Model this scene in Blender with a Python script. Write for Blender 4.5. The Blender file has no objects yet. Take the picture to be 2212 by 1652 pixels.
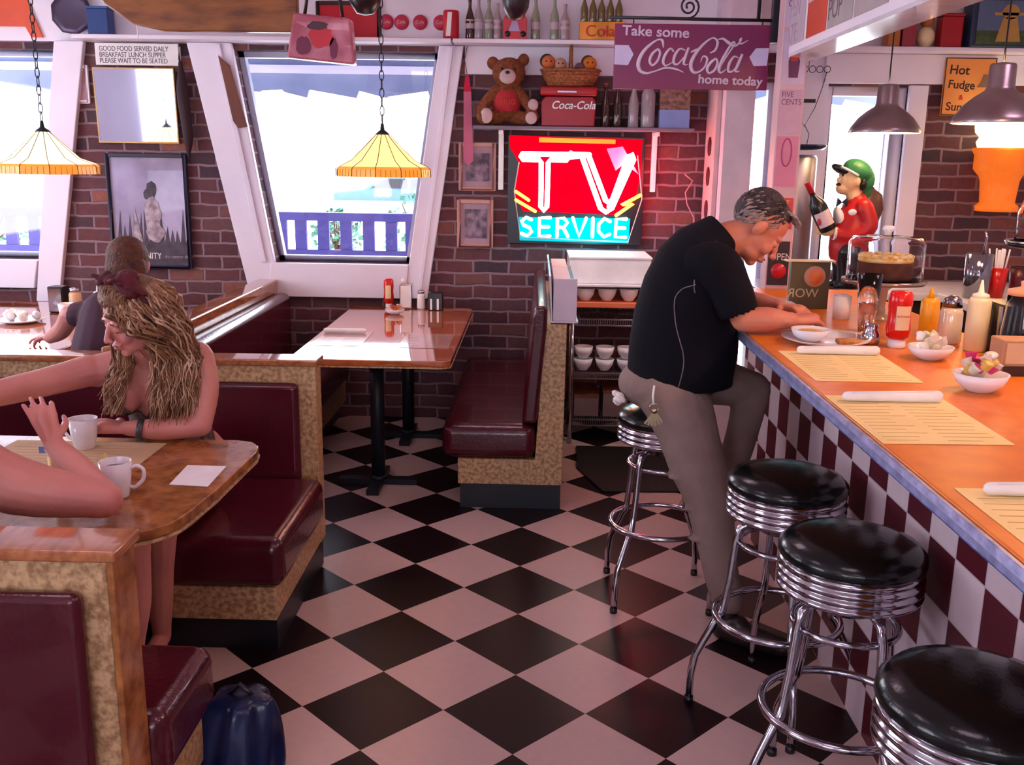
import bpy, bmesh, math, random
from mathutils import Vector, Matrix, Euler
random.seed(7)
PI = math.pi
SC = bpy.context.scene
COL = SC.collection

# ------------------------------------------------------------------ camera
cam = bpy.data.cameras.new('camera'); cam_o = bpy.data.objects.new('camera', cam); COL.objects.link(cam_o)
cam.sensor_width = 36.0; cam.lens = 36.0 * 2085.3 / 2212; cam.clip_start = 0.05
cam_o.matrix_world = Matrix(((0.99959807, -0.01939372, 0.02067814, 0.0346),
                             (0.02452051, 0.22537818, -0.97396274, -2.4139),
                             (0.01422836, 0.97407831, 0.22576314, 1.6352),
                             (0, 0, 0, 1)))
SC.camera = cam_o
# ------------------------------------------------------------------ colour management
SC.view_settings.view_transform = 'Standard'; SC.view_settings.look = 'None'
SC.view_settings.gamma = 1.0; SC.view_settings.use_curve_mapping = False
SC.view_settings.exposure = 0.0
# ------------------------------------------------------------------ world: white overcast daylight
wd = bpy.data.worlds.new('sky'); SC.world = wd; wd.use_nodes = True
bg = wd.node_tree.nodes['Background']; bg.inputs[0].default_value = (0.86, 0.88, 1.0, 1); bg.inputs[1].default_value = 10.0
# ------------------------------------------------------------------ lights of the room
def area(name, loc, size, energy, color, rot=(0, 0, 0)):
    l = bpy.data.lights.new(name, 'AREA'); l.shape = 'RECTANGLE'; l.size, l.size_y = size
    l.energy = energy; l.color = color
    o = bpy.data.objects.new(name, l); COL.objects.link(o); o.location = loc; o.rotation_euler = rot
    return o
def point(name, loc, energy, color, r=0.04, spot=None):
    l = bpy.data.lights.new(name, 'SPOT' if spot else 'POINT'); l.energy = energy; l.color = color; l.shadow_soft_size = r
    if spot: l.spot_size = spot; l.spot_blend = 0.6
    o = bpy.data.objects.new(name, l); COL.objects.link(o); o.location = loc
    return o
# added ceiling panels, out of view, that brighten the room (fixtures built below)
FILL_PANELS = [(-1.6, -0.6), (-1.6, -3.4), (-0.2, 1.9), (0.3, -1.6), (0.3, -4.2), (-3.3, 1.6), (2.35, 0.9), (2.2, -1.8)]
for i, (x, y) in enumerate(FILL_PANELS):
    area('added_panel_light', (x, y, 2.71), (0.6, 0.6), 5.0 if x < 0.5 else 8.0, (1.0, 0.70, 0.92))
# bulbs in the two metal pendants and the shades over the booths
BULB = (1.0, 0.50, 0.20)
PEND = [(1.87, 2.9, 1.80), (1.99, 1.9, 1.82), (1.62, 0.2, 1.98), (1.62, -1.4, 1.98)]
point('pendant_bulb_light', (1.87, 2.9, 1.86), 14, BULB, 0.05)
point('pendant_bulb_light', (1.99, 1.9, 1.88), 34, BULB, 0.05)
point('pendant_bulb_light', (1.62, 0.2, 2.04), 45, BULB, 0.05)
point('pendant_bulb_light', (1.62, -1.4, 2.04), 30, BULB, 0.05)
point('booth_lamp_light', (-0.78, 2.7, 1.62), 5, (1.0, 0.55, 0.2), 0.04)
point('booth_lamp_light', (-2.53, 2.7, 1.61), 7, (1.0, 0.55, 0.2), 0.04)

o_ = point('added_spot_light', (0.42, 2.55, 2.70), 90, (1.0, 0.95, 0.95), 0.04, spot=0.50)  # unseen spot added to brighten the white box and menu tray
o_.rotation_euler = Vector((0.02, 0.72, -1.70)).to_track_quat('-Z', 'Y').to_euler()
# ------------------------------------------------------------------ mesh helpers
def frame_rot(d, up=None):
    d = Vector(d).normalized()
    u = Vector(up) if up else (Vector((0, 0, 1)) if abs(d.z) < 0.95 else Vector((1, 0, 0)))
    x = u.cross(d).normalized(); y = d.cross(x)
    return x, y, d
class MB:
    def __init__(s): s.v = []; s.f = []; s.m = []; s.s = []
    def add(s, vs, fs, mi=0, sm=False, T=None):
        b = len(s.v)
        if T is not None: vs = [T @ Vector(v) for v in vs]
        s.v += [tuple(v) for v in vs]
        for f in fs: s.f.append([b + i for i in f]); s.m.append(mi); s.s.append(sm)
        return s
    def box(s, a, b, mi=0, T=None):
        x0, y0, z0 = a; x1, y1, z1 = b
        vs = [(x0, y0, z0), (x1, y0, z0), (x1, y1, z0), (x0, y1, z0), (x0, y0, z1), (x1, y0, z1), (x1, y1, z1), (x0, y1, z1)]
        return s.add(vs, [(0, 3, 2, 1), (4, 5, 6, 7), (0, 1, 5, 4), (1, 2, 6, 5), (2, 3, 7, 6), (3, 0, 4, 7)], mi, False, T)
    def cbox(s, c, d, mi=0, T=None):
        return s.box([c[i] - d[i] / 2 for i in range(3)], [c[i] + d[i] / 2 for i in range(3)], mi, T)
    def prism(s, poly, a, b, axis='y', mi=0, T=None, sm=False):
        # poly: 2D points; axis is the extrusion direction
        def P(p, t):
            return {'y': (p[0], t, p[1]), 'x': (t, p[0], p[1]), 'z': (p[0], p[1], t)}[axis]
        n = len(poly); vs = [P(p, a) for p in poly] + [P(p, b) for p in poly]
        fs = [list(range(n)), list(range(2 * n - 1, n - 1, -1))]
        s.add(vs, fs, mi, False, T)
        return s.add(vs, [(i, i + n, (i + 1) % n + n, (i + 1) % n) for i in range(n)], mi, sm, T)
    def lathe(s, prof, c=(0, 0, 0), n=24, mi=0, T=None, sm=True, close=True):
        vs = []; fs = []
        for r, z in prof:
            for k in range(n):
                a = 2 * PI * k / n; vs.append((c[0] + r * math.cos(a), c[1] + r * math.sin(a), c[2] + z))
        for i in range(len(prof) - 1):
            for k in range(n): fs.append((i * n + k, i * n + (k + 1) % n, (i + 1) * n + (k + 1) % n, (i + 1) * n + k))
        s.add(vs, fs, mi, sm, T)
        if close:
            for i, o in ((0, -1), (len(prof) - 1, 1)):
                if prof[i][0] > 1e-4:
                    r = [i * n + k for k in range(n)]
                    s.add([vs[j] for j in r], [list(range(n))[::o]], mi, False, T)
        return s
    def tube(s, pts, r, n=8, closed=False, mi=0, T=None, flat=1.0, up=None, cap=True):
        pts = [Vector(p) for p in pts]; N = len(pts)
        R = r if isinstance(r, (list, tuple)) else [r] * N
        vs = []; fs = []; px = None
        for i, p in enumerate(pts):
            if closed: d = pts[(i + 1) % N] - pts[i - 1]
            else: d = pts[min(i + 1, N - 1)] - pts[max(i - 1, 0)]
            if d.length < 1e-9: d = Vector((0, 0, 1))
            d.normalize()
            if px is None: x, y, _ = frame_rot(d, up)
            else:
                x = px - d * px.dot(d)
                x = x.normalized() if x.length > 1e-6 else frame_rot(d)[0]
                y = d.cross(x)
            px = x
            for k in range(n):
                a = 2 * PI * k / n; vs.append(p + x * (R[i] * math.cos(a)) + y * (R[i] * flat * math.sin(a)))
        M = N if closed else N - 1
        for i in range(M):
            j = (i + 1) % N
            for k in range(n): fs.append((i * n + k, i * n + (k + 1) % n, j * n + (k + 1) % n, j * n + k))
        s.add(vs, fs, mi, n > 4, T)
        if not closed and cap:
            s.add(vs[:n], [list(range(n))[::-1]], mi, False, T); s.add(vs[-n:], [list(range(n))], mi, False, T)
        return s
    def ell(s, c, r, rot=None, n=16, mi=0, T=None, m=None):
        m = m or max(6, n // 2); vs = []; fs = []
        R = rot if rot is not None else Matrix.Identity(3)
        if isinstance(R, (tuple, list)): R = Euler(R).to_matrix()
        c = Vector(c); r = (r, r, r) if not isinstance(r, (tuple, list)) else r
        for i in range(m + 1):
            t = PI * i / m
            for k in range(n):
                a = 2 * PI * k / n
                vs.append(c + R @ Vector((r[0] * math.sin(t) * math.cos(a), r[1] * math.sin(t) * math.sin(a), -r[2] * math.cos(t))))
        for i in range(m):
            for k in range(n):
                a, b, cc, d = i * n + k, i * n + (k + 1) % n, (i + 1) * n + (k + 1) % n, (i + 1) * n + k
                if i == 0: fs.append((a, cc, d))
                elif i == m - 1: fs.append((a, b, d))
                else: fs.append((a, b, cc, d))
        return s.add(vs, fs, mi, True, T)
    def limb(s, pts, R, n=14, flat=1.0, up=None, sub=5, mi=0, T=None):
        # smooth tapered closed loft with rounded ends through pts (catmull-rom)
        P = [Vector(p) for p in pts]; R = list(R)
        Q = []; RR = []
        for i in range(len(P) - 1):
            p0, p1, p2, p3 = P[max(i - 1, 0)], P[i], P[i + 1], P[min(i + 2, len(P) - 1)]
            for k in range(sub):
                t = k / sub
                Q.append(0.5 * ((2 * p1) + (p2 - p0) * t + (2 * p0 - 5 * p1 + 4 * p2 - p3) * t * t + (3 * p1 - p0 - 3 * p2 + p3) * t ** 3))
                u = t * t * (3 - 2 * t); RR.append(R[i] * (1 - u) + R[i + 1] * u)
        Q.append(P[-1]); RR.append(R[-1])
        d0 = (Q[0] - Q[1]).normalized(); d1 = (Q[-1] - Q[-2]).normalized()
        pre = [(Q[0] + d0 * RR[0] * c, RR[0] * w) for c, w in ((0.98, 0.18), (0.8, 0.6), (0.5, 0.86))]
        post = [(Q[-1] + d1 * RR[-1] * c, RR[-1] * w) for c, w in ((0.5, 0.86), (0.8, 0.6), (0.98, 0.18))]
        Q = [a for a, b in pre] + Q + [a for a, b in post]; RR = [b for a, b in pre] + RR + [b for a, b in post]
        return s.tube(Q, RR, n, False, mi, T, flat, up)
def obj(name, mb, mats, parent=None, bev=0, seg=2, sub=0):
    me = bpy.data.meshes.new(name); me.from_pydata(mb.v, [], mb.f)
    mats = mats if isinstance(mats, (list, tuple)) else [mats]
    for m in mats: me.materials.append(m)
    me.polygons.foreach_set('material_index', mb.m); me.polygons.foreach_set('use_smooth', mb.s); me.update()
    bm = bmesh.new(); bm.from_mesh(me); bmesh.ops.remove_doubles(bm, verts=bm.verts, dist=1e-5)
    bmesh.ops.recalc_face_normals(bm, faces=bm.faces); bm.to_mesh(me); bm.free()
    o = bpy.data.objects.new(name, me); COL.objects.link(o)
    if parent: par(o, parent)
    if bev:
        b = o.modifiers.new('b', 'BEVEL'); b.width = bev; b.segments = seg; b.limit_method = 'ANGLE'; b.angle_limit = 0.6
        for p in me.polygons: p.use_smooth = True
        w = o.modifiers.new('w', 'WEIGHTED_NORMAL'); w.keep_sharp = True
    if sub:
        b = o.modifiers.new('s', 'SUBSURF'); b.levels = b.render_levels = sub
        for p in me.polygons: p.use_smooth = True
    return o
def par(o, parent):
    o.parent = parent
    if parent.type == 'EMPTY': o.matrix_parent_inverse = Matrix.Translation(parent.location).inverted()
def tag(o, label, cat, group=None, kind=None):
    o['label'] = label; o['category'] = cat
    if group: o['group'] = group
    if kind: o['kind'] = kind
    return o
def thing(name, label, cat, loc=(0, 0, 0), group=None):
    o = bpy.data.objects.new(name, None); COL.objects.link(o); o.location = loc; o.empty_display_size = 0.05
    return tag(o, label, cat, group)
def struct(name, mb, mats, bev=0, parent=None):
    o = obj(name, mb, mats, parent, bev)
    if not parent: o['kind'] = 'structure'
    return o
def dup(root, loc, rz=0, label=None, scale=None):
    r = root.copy(); COL.objects.link(r); r.location = loc; r.rotation_euler = (0, 0, rz)
    if scale: r.scale = (scale,) * 3
    if label: r['label'] = label
    for ch in list(root.children):
        c = ch.copy(); COL.objects.link(c); c.parent = r
        for g in ch.children:
            d = g.copy(); COL.objects.link(d); d.parent = c
    return r
def fuse(name, mb, mat, parent=None, vox=0.006, it=3):
    # melt overlapping closed shapes into one continuous skin
    me = bpy.data.meshes.new('t'); me.from_pydata(mb.v, [], mb.f); me.update()
    bm = bmesh.new(); bm.from_mesh(me); bmesh.ops.remove_doubles(bm, verts=bm.verts, dist=1e-6); bmesh.ops.recalc_face_normals(bm, faces=bm.faces); bm.to_mesh(me); bm.free()
    o = bpy.data.objects.new('t', me); COL.objects.link(o)
    r = o.modifiers.new('r', 'REMESH'); r.mode = 'VOXEL'; r.voxel_size = vox; r.use_smooth_shade = True
    s = o.modifiers.new('s', 'SMOOTH'); s.factor = 0.5; s.iterations = it
    dg = bpy.context.evaluated_depsgraph_get(); ev = o.evaluated_get(dg)
    nm = bpy.data.meshes.new_from_object(ev, depsgraph=dg); nm.name = name
    bpy.data.objects.remove(o); bpy.data.meshes.remove(me)
    nm.materials.clear(); nm.materials.append(mat)
    nm.polygons.foreach_set('material_index', [0] * len(nm.polygons)); nm.polygons.foreach_set('use_smooth', [True] * len(nm.polygons))
    q = bpy.data.objects.new(name, nm); COL.objects.link(q)
    if parent: par(q, parent)
    return q
def text(name, body, size, M, mat, parent=None, ext=0.001, align='LEFT', off=0.0, sx=1.0):
    # lettering laid in the plane of M (its x to the right, y up), turned into a mesh
    c = bpy.data.curves.new('t', 'FONT'); c.body = body; c.size = size; c.extrude = ext; c.align_x = align; c.offset = off
    o = bpy.data.objects.new('t', c); COL.objects.link(o)
    dg = bpy.context.evaluated_depsgraph_get(); me = bpy.data.meshes.new_from_object(o.evaluated_get(dg), depsgraph=dg)
    bpy.data.objects.remove(o); me.transform(M @ Matrix.Diagonal((sx, 1, 1, 1))); me.name = name
    me.materials.clear(); me.materials.append(mat)
    q = bpy.data.objects.new(name, me); COL.objects.link(q)
    if parent: par(q, parent)
    return q
def onwall(x, y, z):   # plane facing -Y (towards the room)
    return Matrix(((1, 0, 0, x), (0, 0, -1, y), (0, 1, 0, z), (0, 0, 0, 1)))
def circ(c, r, n=32, z=0, a0=0, a1=2 * PI, ax='z'):
    out = []
    for k in range(n):
        a = a0 + (a1 - a0) * k / (n if abs(a1 - a0 - 2 * PI) < 1e-6 else n - 1)
        x, y = r * math.cos(a), r * math.sin(a)
        out.append({'z': (c[0] + x, c[1] + y, c[2]), 'y': (c[0] + x, c[1], c[2] + y), 'x': (c[0], c[1] + x, c[2] + y)}[ax])
    return out

# ------------------------------------------------------------------ materials
def nmat(name):
    m = bpy.data.materials.new(name); m.use_nodes = True
    return m, m.node_tree, m.node_tree.nodes['Principled BSDF']
def mat(name, col, rough=0.5, metal=0.0, col2=None, scale=8.0, emis=None, es=0.0, bump=0.0, bscale=None, trans=0.0, ior=1.45, coat=0.0, stretch=None, alpha=1.0, sss=0.0, detail=4.0, cr=(0.35, 0.65), spec=None):
    m, nt, p = nmat(name)
    p.inputs['Base Color'].default_value = (*col, 1); p.inputs['Roughness'].default_value = rough; p.inputs['Metallic'].default_value = metal
    p.inputs['IOR'].default_value = ior; p.inputs['Transmission Weight'].default_value = trans; p.inputs['Coat Weight'].default_value = coat
    p.inputs['Alpha'].default_value = alpha
    if spec is not None: p.inputs['Specular IOR Level'].default_value = spec
    if sss: p.inputs['Subsurface Weight'].default_value = sss; p.inputs['Subsurface Radius'].default_value = (0.02, 0.008, 0.004); p.inputs['Subsurface Scale'].default_value = 0.5
    if emis: p.inputs['Emission Color'].default_value = (*emis, 1); p.inputs['Emission Strength'].default_value = es
    tc = nt.nodes.new('ShaderNodeTexCoord'); src = tc.outputs['Object']
    if stretch:
        mp = nt.nodes.new('ShaderNodeMapping'); mp.inputs['Scale'].default_value = stretch; nt.links.new(src, mp.inputs[0]); src = mp.outputs[0]
    nz = nt.nodes.new('ShaderNodeTexNoise'); nz.inputs['Scale'].default_value = scale; nz.inputs['Detail'].default_value = detail; nt.links.new(src, nz.inputs['Vector'])
    if col2 is None: col2 = tuple(c * 0.88 for c in col)
    r = nt.nodes.new('ShaderNodeValToRGB'); r.color_ramp.elements[0].position = cr[0]; r.color_ramp.elements[1].position = cr[1]
    r.color_ramp.elements[0].color = (*col2, 1); r.color_ramp.elements[1].color = (*col, 1)
    nt.links.new(nz.outputs['Fac'], r.inputs[0]); nt.links.new(r.outputs[0], p.inputs['Base Color'])
    if bump:
        nb = nt.nodes.new('ShaderNodeTexNoise'); nb.inputs['Scale'].default_value = bscale or scale; nt.links.new(src, nb.inputs['Vector'])
        b = nt.nodes.new('ShaderNodeBump'); b.inputs['Strength'].default_value = bump; b.inputs['Distance'].default_value = 0.01
        nt.links.new(nb.outputs['Fac'], b.inputs['Height']); nt.links.new(b.outputs[0], p.inputs['Normal'])
    return m
def mathn(nt, op, a, b=None):
    n = nt.nodes.new('ShaderNodeMath'); n.operation = op
    for i, v in enumerate((a, b)):
        if v is None: continue
        if isinstance(v, (int, float)): n.inputs[i].default_value = v
        else: nt.links.new(v, n.inputs[i])
    return n.outputs[0]
def checker_mat(name, light, dark, pitch, ux, uy, rough, grout=None, l2=None):
    # ux, uy: (vector, offset) giving the two tile axes in object space
    m, nt, p = nmat(name)
    tc = nt.nodes.new('ShaderNodeTexCoord'); ids = []; fr = []
    for v, off in (ux, uy):
        d = nt.nodes.new('ShaderNodeVectorMath'); d.operation = 'DOT_PRODUCT'; nt.links.new(tc.outputs['Object'], d.inputs[0]); d.inputs[1].default_value = v
        q = mathn(nt, 'DIVIDE', mathn(nt, 'SUBTRACT', d.outputs['Value'], off), pitch)
        ids.append(mathn(nt, 'FLOOR', q)); fr.append(mathn(nt, 'ABSOLUTE', mathn(nt, 'SUBTRACT', mathn(nt, 'FRACT', q), 0.5)))
    s = mathn(nt, 'FLOORED_MODULO', mathn(nt, 'ADD', ids[0], ids[1]), 2.0)
    cell = nt.nodes.new('ShaderNodeCombineXYZ'); nt.links.new(ids[0], cell.inputs[0]); nt.links.new(ids[1], cell.inputs[1])
    wn = nt.nodes.new('ShaderNodeTexWhiteNoise'); nt.links.new(cell.outputs[0], wn.inputs['Vector'])
    mix = nt.nodes.new('ShaderNodeMix'); mix.data_type = 'RGBA'; mix.inputs[6].default_value = (*dark, 1); mix.inputs[7].default_value = (*light, 1)
    nt.links.new(s, mix.inputs[0])
    nz = nt.nodes.new('ShaderNodeTexNoise'); nz.inputs['Scale'].default_value = 30; nt.links.new(tc.outputs['Object'], nz.inputs['Vector'])
    var = mathn(nt, 'ADD', mathn(nt, 'MULTIPLY', wn.outputs['Value'], 0.10), mathn(nt, 'MULTIPLY', nz.outputs['Fac'], 0.14))
    hsv = nt.nodes.new('ShaderNodeHueSaturation'); nt.links.new(mathn(nt, 'ADD', var, 0.86), hsv.inputs['Value']); nt.links.new(mix.outputs[2], hsv.inputs['Color'])
    out = hsv.outputs[0]
    if grout:
        e = mathn(nt, 'GREATER_THAN', mathn(nt, 'MAXIMUM', fr[0], fr[1]), 0.5 - grout[0] / pitch)
        g = nt.nodes.new('ShaderNodeMix'); g.data_type = 'RGBA'; nt.links.new(e, g.inputs[0]); nt.links.new(out, g.inputs[6]); g.inputs[7].default_value = (*grout[1], 1); out = g.outputs[2]
    nt.links.new(out, p.inputs['Base Color']); p.inputs['Roughness'].default_value = rough; p.inputs['Specular IOR Level'].default_value = 0.16
    return m
def brick_mat(name):
    m, nt, p = nmat(name)
    tc = nt.nodes.new('ShaderNodeTexCoord'); sep = nt.nodes.new('ShaderNodeSeparateXYZ'); nt.links.new(tc.outputs['Object'], sep.inputs[0])
    cb = nt.nodes.new('ShaderNodeCombineXYZ'); nt.links.new(mathn(nt, 'ADD', sep.outputs[0], sep.outputs[1]), cb.inputs[0]); nt.links.new(sep.outputs[2], cb.inputs[1])
    wob = nt.nodes.new('ShaderNodeTexNoise'); wob.inputs['Scale'].default_value = 9; nt.links.new(cb.outputs[0], wob.inputs['Vector'])
    va = nt.nodes.new('ShaderNodeVectorMath'); va.operation = 'MULTIPLY_ADD'; nt.links.new(wob.outputs['Color'], va.inputs[0]); va.inputs[1].default_value = (0.022, 0.022, 0); nt.links.new(cb.outputs[0], va.inputs[2])
    b = nt.nodes.new('ShaderNodeTexBrick'); nt.links.new(va.outputs[0], b.inputs['Vector'])
    b.inputs['Scale'].default_value = 1.0; b.inputs['Brick Width'].default_value = 0.225; b.inputs['Row Height'].default_value = 0.079; b.inputs['Mortar Size'].default_value = 0.010; b.inputs['Mortar Smooth'].default_value = 0.6
    b.inputs['Color1'].default_value = (0, 0, 0, 1); b.inputs['Color2'].default_value = (1, 1, 1, 1); b.inputs['Mortar'].default_value = (0.5, 0.5, 0.5, 1); b.inputs['Bias'].default_value = 0.0
    r = nt.nodes.new('ShaderNodeValToRGB'); E = r.color_ramp.elements
    E[0].position = 0.0; E[0].color = (0.045, 0.024, 0.036, 1); E[1].position = 1.0; E[1].color = (0.28, 0.09, 0.06, 1)
    for pos, c in ((0.3, (0.085, 0.026, 0.036, 1)), (0.62, (0.12, 0.035, 0.042, 1)), (0.88, (0.10, 0.045, 0.055, 1))):
        e = r.color_ramp.elements.new(pos); e.color = c
    nt.links.new(b.outputs['Color'], r.inputs[0])
    nz = nt.nodes.new('ShaderNodeTexNoise'); nz.inputs['Scale'].default_value = 34; nz.inputs['Detail'].default_value = 6; nt.links.new(cb.outputs[0], nz.inputs['Vector'])
    mx = nt.nodes.new('ShaderNodeMix'); mx.data_type = 'RGBA'; mx.blend_type = 'OVERLAY'; mx.inputs[0].default_value = 0.55; nt.links.new(r.outputs[0], mx.inputs[6]); nt.links.new(nz.outputs['Color'], mx.inputs[7])
    mo = nt.nodes.new('ShaderNodeMix'); mo.data_type = 'RGBA'; nt.links.new(b.outputs['Fac'], mo.inputs[0]); nt.links.new(mx.outputs[2], mo.inputs[6]); mo.inputs[7].default_value = (0.24, 0.15, 0.18, 1)
    nt.links.new(mo.outputs[2], p.inputs['Base Color']); p.inputs['Roughness'].default_value = 0.8
    h = mathn(nt, 'ADD', mathn(nt, 'MULTIPLY', b.outputs['Fac'], -1.0), mathn(nt, 'MULTIPLY', nz.outputs['Fac'], 0.4))
    bp = nt.nodes.new('ShaderNodeBump'); bp.inputs['Strength'].default_value = 0.6; bp.inputs['Distance'].default_value = 0.008; nt.links.new(h, bp.inputs['Height']); nt.links.new(bp.outputs[0], p.inputs['Normal'])
    return m
def emit(name, col, s): return mat(name, col, 0.5, emis=col, es=s)
s2 = 2 ** -0.5
M = {}
M['floor'] = checker_mat('floor_tile', (0.56, 0.40, 0.37), (0.010, 0.004, 0.006), 0.3048, ((s2, s2, 0), 0.0), ((-s2, s2, 0), 0.0), 0.33)
M['ctile'] = checker_mat('counter_tile', (0.62, 0.50, 0.55), (0.085, 0.012, 0.02), 0.1500, ((0, 1, 0), 1.19), ((0, 0, 1), 0.0), 0.25, (0.0018, (0.45, 0.38, 0.4)))
M['brick'] = brick_mat('brick')
M['paint'] = mat('white_paint', (0.86, 0.80, 0.90), 0.5, col2=(0.80, 0.74, 0.84), scale=2.5)
M['trim'] = mat('trim_paint', (0.84, 0.78, 0.90), 0.4, col2=(0.78, 0.72, 0.84), scale=3)
M['ceil'] = mat('ceiling_paint', (0.70, 0.58, 0.60), 0.8)
M['burl'] = mat('burl_laminate', (0.56, 0.36, 0.19), 0.38, col2=(0.27, 0.14, 0.065), scale=60, detail=8, cr=(0.36, 0.60))
M['burl_top'] = mat('burl_table', (0.42, 0.16, 0.045), 0.2, col2=(0.17, 0.05, 0.014), scale=22, detail=6, cr=(0.32, 0.68), coat=0.3)
M['wood_top'] = mat('wood_tabletop', (0.50, 0.13, 0.035), 0.06, col2=(0.36, 0.08, 0.02), scale=9, stretch=(2, 9, 2), coat=1.0)
M['counter'] = mat('counter_laminate', (0.74, 0.20, 0.010), 0.34, col2=(0.64, 0.15, 0.006), scale=14)
M['rail'] = mat('rail_wood', (0.44, 0.16, 0.06), 0.10, col2=(0.28, 0.09, 0.035), scale=9, stretch=(6, 1, 6), coat=0.8)
M['vinyl'] = mat('oxblood_vinyl', (0.072, 0.004, 0.013), 0.24, col2=(0.055, 0.003, 0.010), scale=5, bump=0.15, bscale=60, coat=0.25)
M['kick'] = mat('black_kick', (0.008, 0.011, 0.018), 0.4)
M['black'] = mat('black_plastic', (0.010, 0.010, 0.013), 0.3)
M['iron'] = mat('black_iron', (0.010, 0.012, 0.020), 0.42, metal=0.2)
M['seatvinyl'] = mat('black_vinyl', (0.004, 0.006, 0.007), 0.20, bump=0.05, bscale=90)
M['chrome'] = mat('chrome', (0.52, 0.51, 0.58), 0.12, metal=1.0, col2=(0.48, 0.47, 0.54))
M['chromed'] = mat('dull_chrome', (0.30, 0.29, 0.32), 0.22, metal=1.0)
M['edge'] = mat('counter_edge_band', (0.46, 0.50, 0.80), 0.30, metal=0.4, col2=(0.26, 0.29, 0.52), scale=50, stretch=(1, 0.6, 1))
M['alu'] = mat('spun_aluminium', (0.36, 0.29, 0.31), 0.30, metal=0.9, col2=(0.27, 0.21, 0.23), scale=6)
M['white'] = mat('white_gloss', (0.86, 0.84, 0.86), 0.25)
M['china'] = mat('white_china', (0.84, 0.80, 0.84), 0.12)
M['paper'] = mat('white_paper', (0.86, 0.84, 0.84), 0.8)
M['glass'] = mat('clear_glass', (1, 1, 1), 0.0, col2=(1, 1, 1), trans=1.0, ior=1.45)
M['plexi'] = mat('clear_plastic', (0.95, 0.95, 0.98), 0.03, col2=(0.95, 0.95, 0.98), trans=1.0, ior=1.12)
M['red'] = mat('red_paint', (0.55, 0.012, 0.03), 0.3)
M['redpl'] = mat('red_plastic', (0.62, 0.01, 0.008), 0.2, sss=0.0)
M['yellow'] = mat('yellow_plastic', (0.85, 0.38, 0.01), 0.3)
M['cream'] = mat('cream_plastic', (0.86, 0.72, 0.42), 0.35)
M['greyw'] = mat('grey_wall', (0.36, 0.33, 0.36), 0.6)
M['darkw'] = mat('dark_wood', (0.035, 0.016, 0.012), 0.4)
M['brown'] = mat('brown_wood', (0.17, 0.045, 0.022), 0.45, col2=(0.10, 0.026, 0.014), scale=14, stretch=(1, 1, 0.2))
# ================================================================== ROOM SHELL
WY = 3.6
def wallpoly(mb, poly, y0=WY, y1=WY + 0.22, mi=0): mb.prism(poly, y0, y1, 'y', mi)
# floor and ground
struct('floor', MB().box((-4.5, -6.2, -0.05), (3.5, 3.82, 0.0)), M['floor'])
mb = MB()
ZB = 2.28
W1 = [(-4.12, 2.235), (-2.843, 2.235), (-3.062, 0.977), (-3.90, 0.977)]
W2 = [(-1.785, 2.245), (-0.551, 2.245), (-0.742, 0.985), (-1.578, 0.985)]
# brick field, cut round the two slanted windows, the glass door and the square window
wallpoly(mb, [(-4.4, 0), (-4.4, ZB), (-4.12, 2.235), (-3.90, 0.977), (-3.90, 0)])
wallpoly(mb, [(-3.90, 0), (-3.90, 0.977), (-3.062, 0.977), (-3.062, 0)])
wallpoly(mb, [(-4.4, ZB), (-2.843, ZB), (-2.843, 2.235), (-4.12, 2.235)])
wallpoly(mb, [(-3.062, 0), (-3.062, 0.977), (-2.843, 2.235), (-2.843, ZB), (-1.785, ZB), (-1.785, 2.245), (-1.578, 0.985), (-1.578, 0)])
wallpoly(mb, [(-1.578, 0), (-1.578, 0.985), (-0.742, 0.985), (-0.742, 0)])
wallpoly(mb, [(-1.785, 2.245), (-1.785, ZB), (-0.551, ZB), (-0.551, 2.245)])
wallpoly(mb, [(-0.742, 0), (-0.742, 0.985), (-0.551, 2.245), (-0.551, ZB), (1.25, ZB), (1.25, 0)])
wallpoly(mb, [(1.25, 2.1), (1.25, ZB), (1.45, ZB), (1.45, 2.1)])
wallpoly(mb, [(1.758, 0), (1.758, 0.95), (2.24, 0.95), (2.24, 0)])
wallpoly(mb, [(1.758, 2.083), (1.758, ZB), (2.24, ZB), (2.24, 2.083)])
wallpoly(mb, [(2.24, 0), (2.24, ZB), (3.4, ZB), (3.4, 0)])
wallpoly(mb, [(1.45, 0), (1.45, ZB), (1.758, ZB), (1.758, 0)], mi=1)
wallpoly(mb, [(-4.4, ZB), (-4.4, 2.75), (3.4, 2.75), (3.4, ZB)], mi=1)
struct('wall_back', mb, [M['brick'], M['paint']])
struct('wall_left', MB().box((-4.5, -6.1, 0), (-4.4, -3.4, 2.75)).box((-4.5, 2.6, 0), (-4.4, 3.82, 2.75)).box((-4.5, -3.4, 0), (-4.4, 2.6, 0.95)).box((-4.5, -3.4, 2.2), (-4.4, 2.6, 2.75)).box((-4.5, -1.6, .95), (-4.4, .6, 2.2)), M['paint'])
struct('wall_right', MB().box((3.4, -6.1, 0), (3.5, 3.82, 2.75)), M['paint'])
mb = MB()
mb.box((-4.4, -6.2, 0), (3.4, -6.1, 1.0)).box((-4.4, -6.2, 2.1), (3.4, -6.1, 2.75))
for a, b in ((-4.4, -2.6), (-1.2, -0.4), (1.0, 3.4)): mb.box((a, -6.2, 1.0), (b, -6.1, 2.1))
struct('wall_front', mb, M['paint'])
struct('ceiling', MB().box((-4.5, -6.2, 2.75), (3.5, 3.82, 2.85)), M['ceil'])
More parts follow.
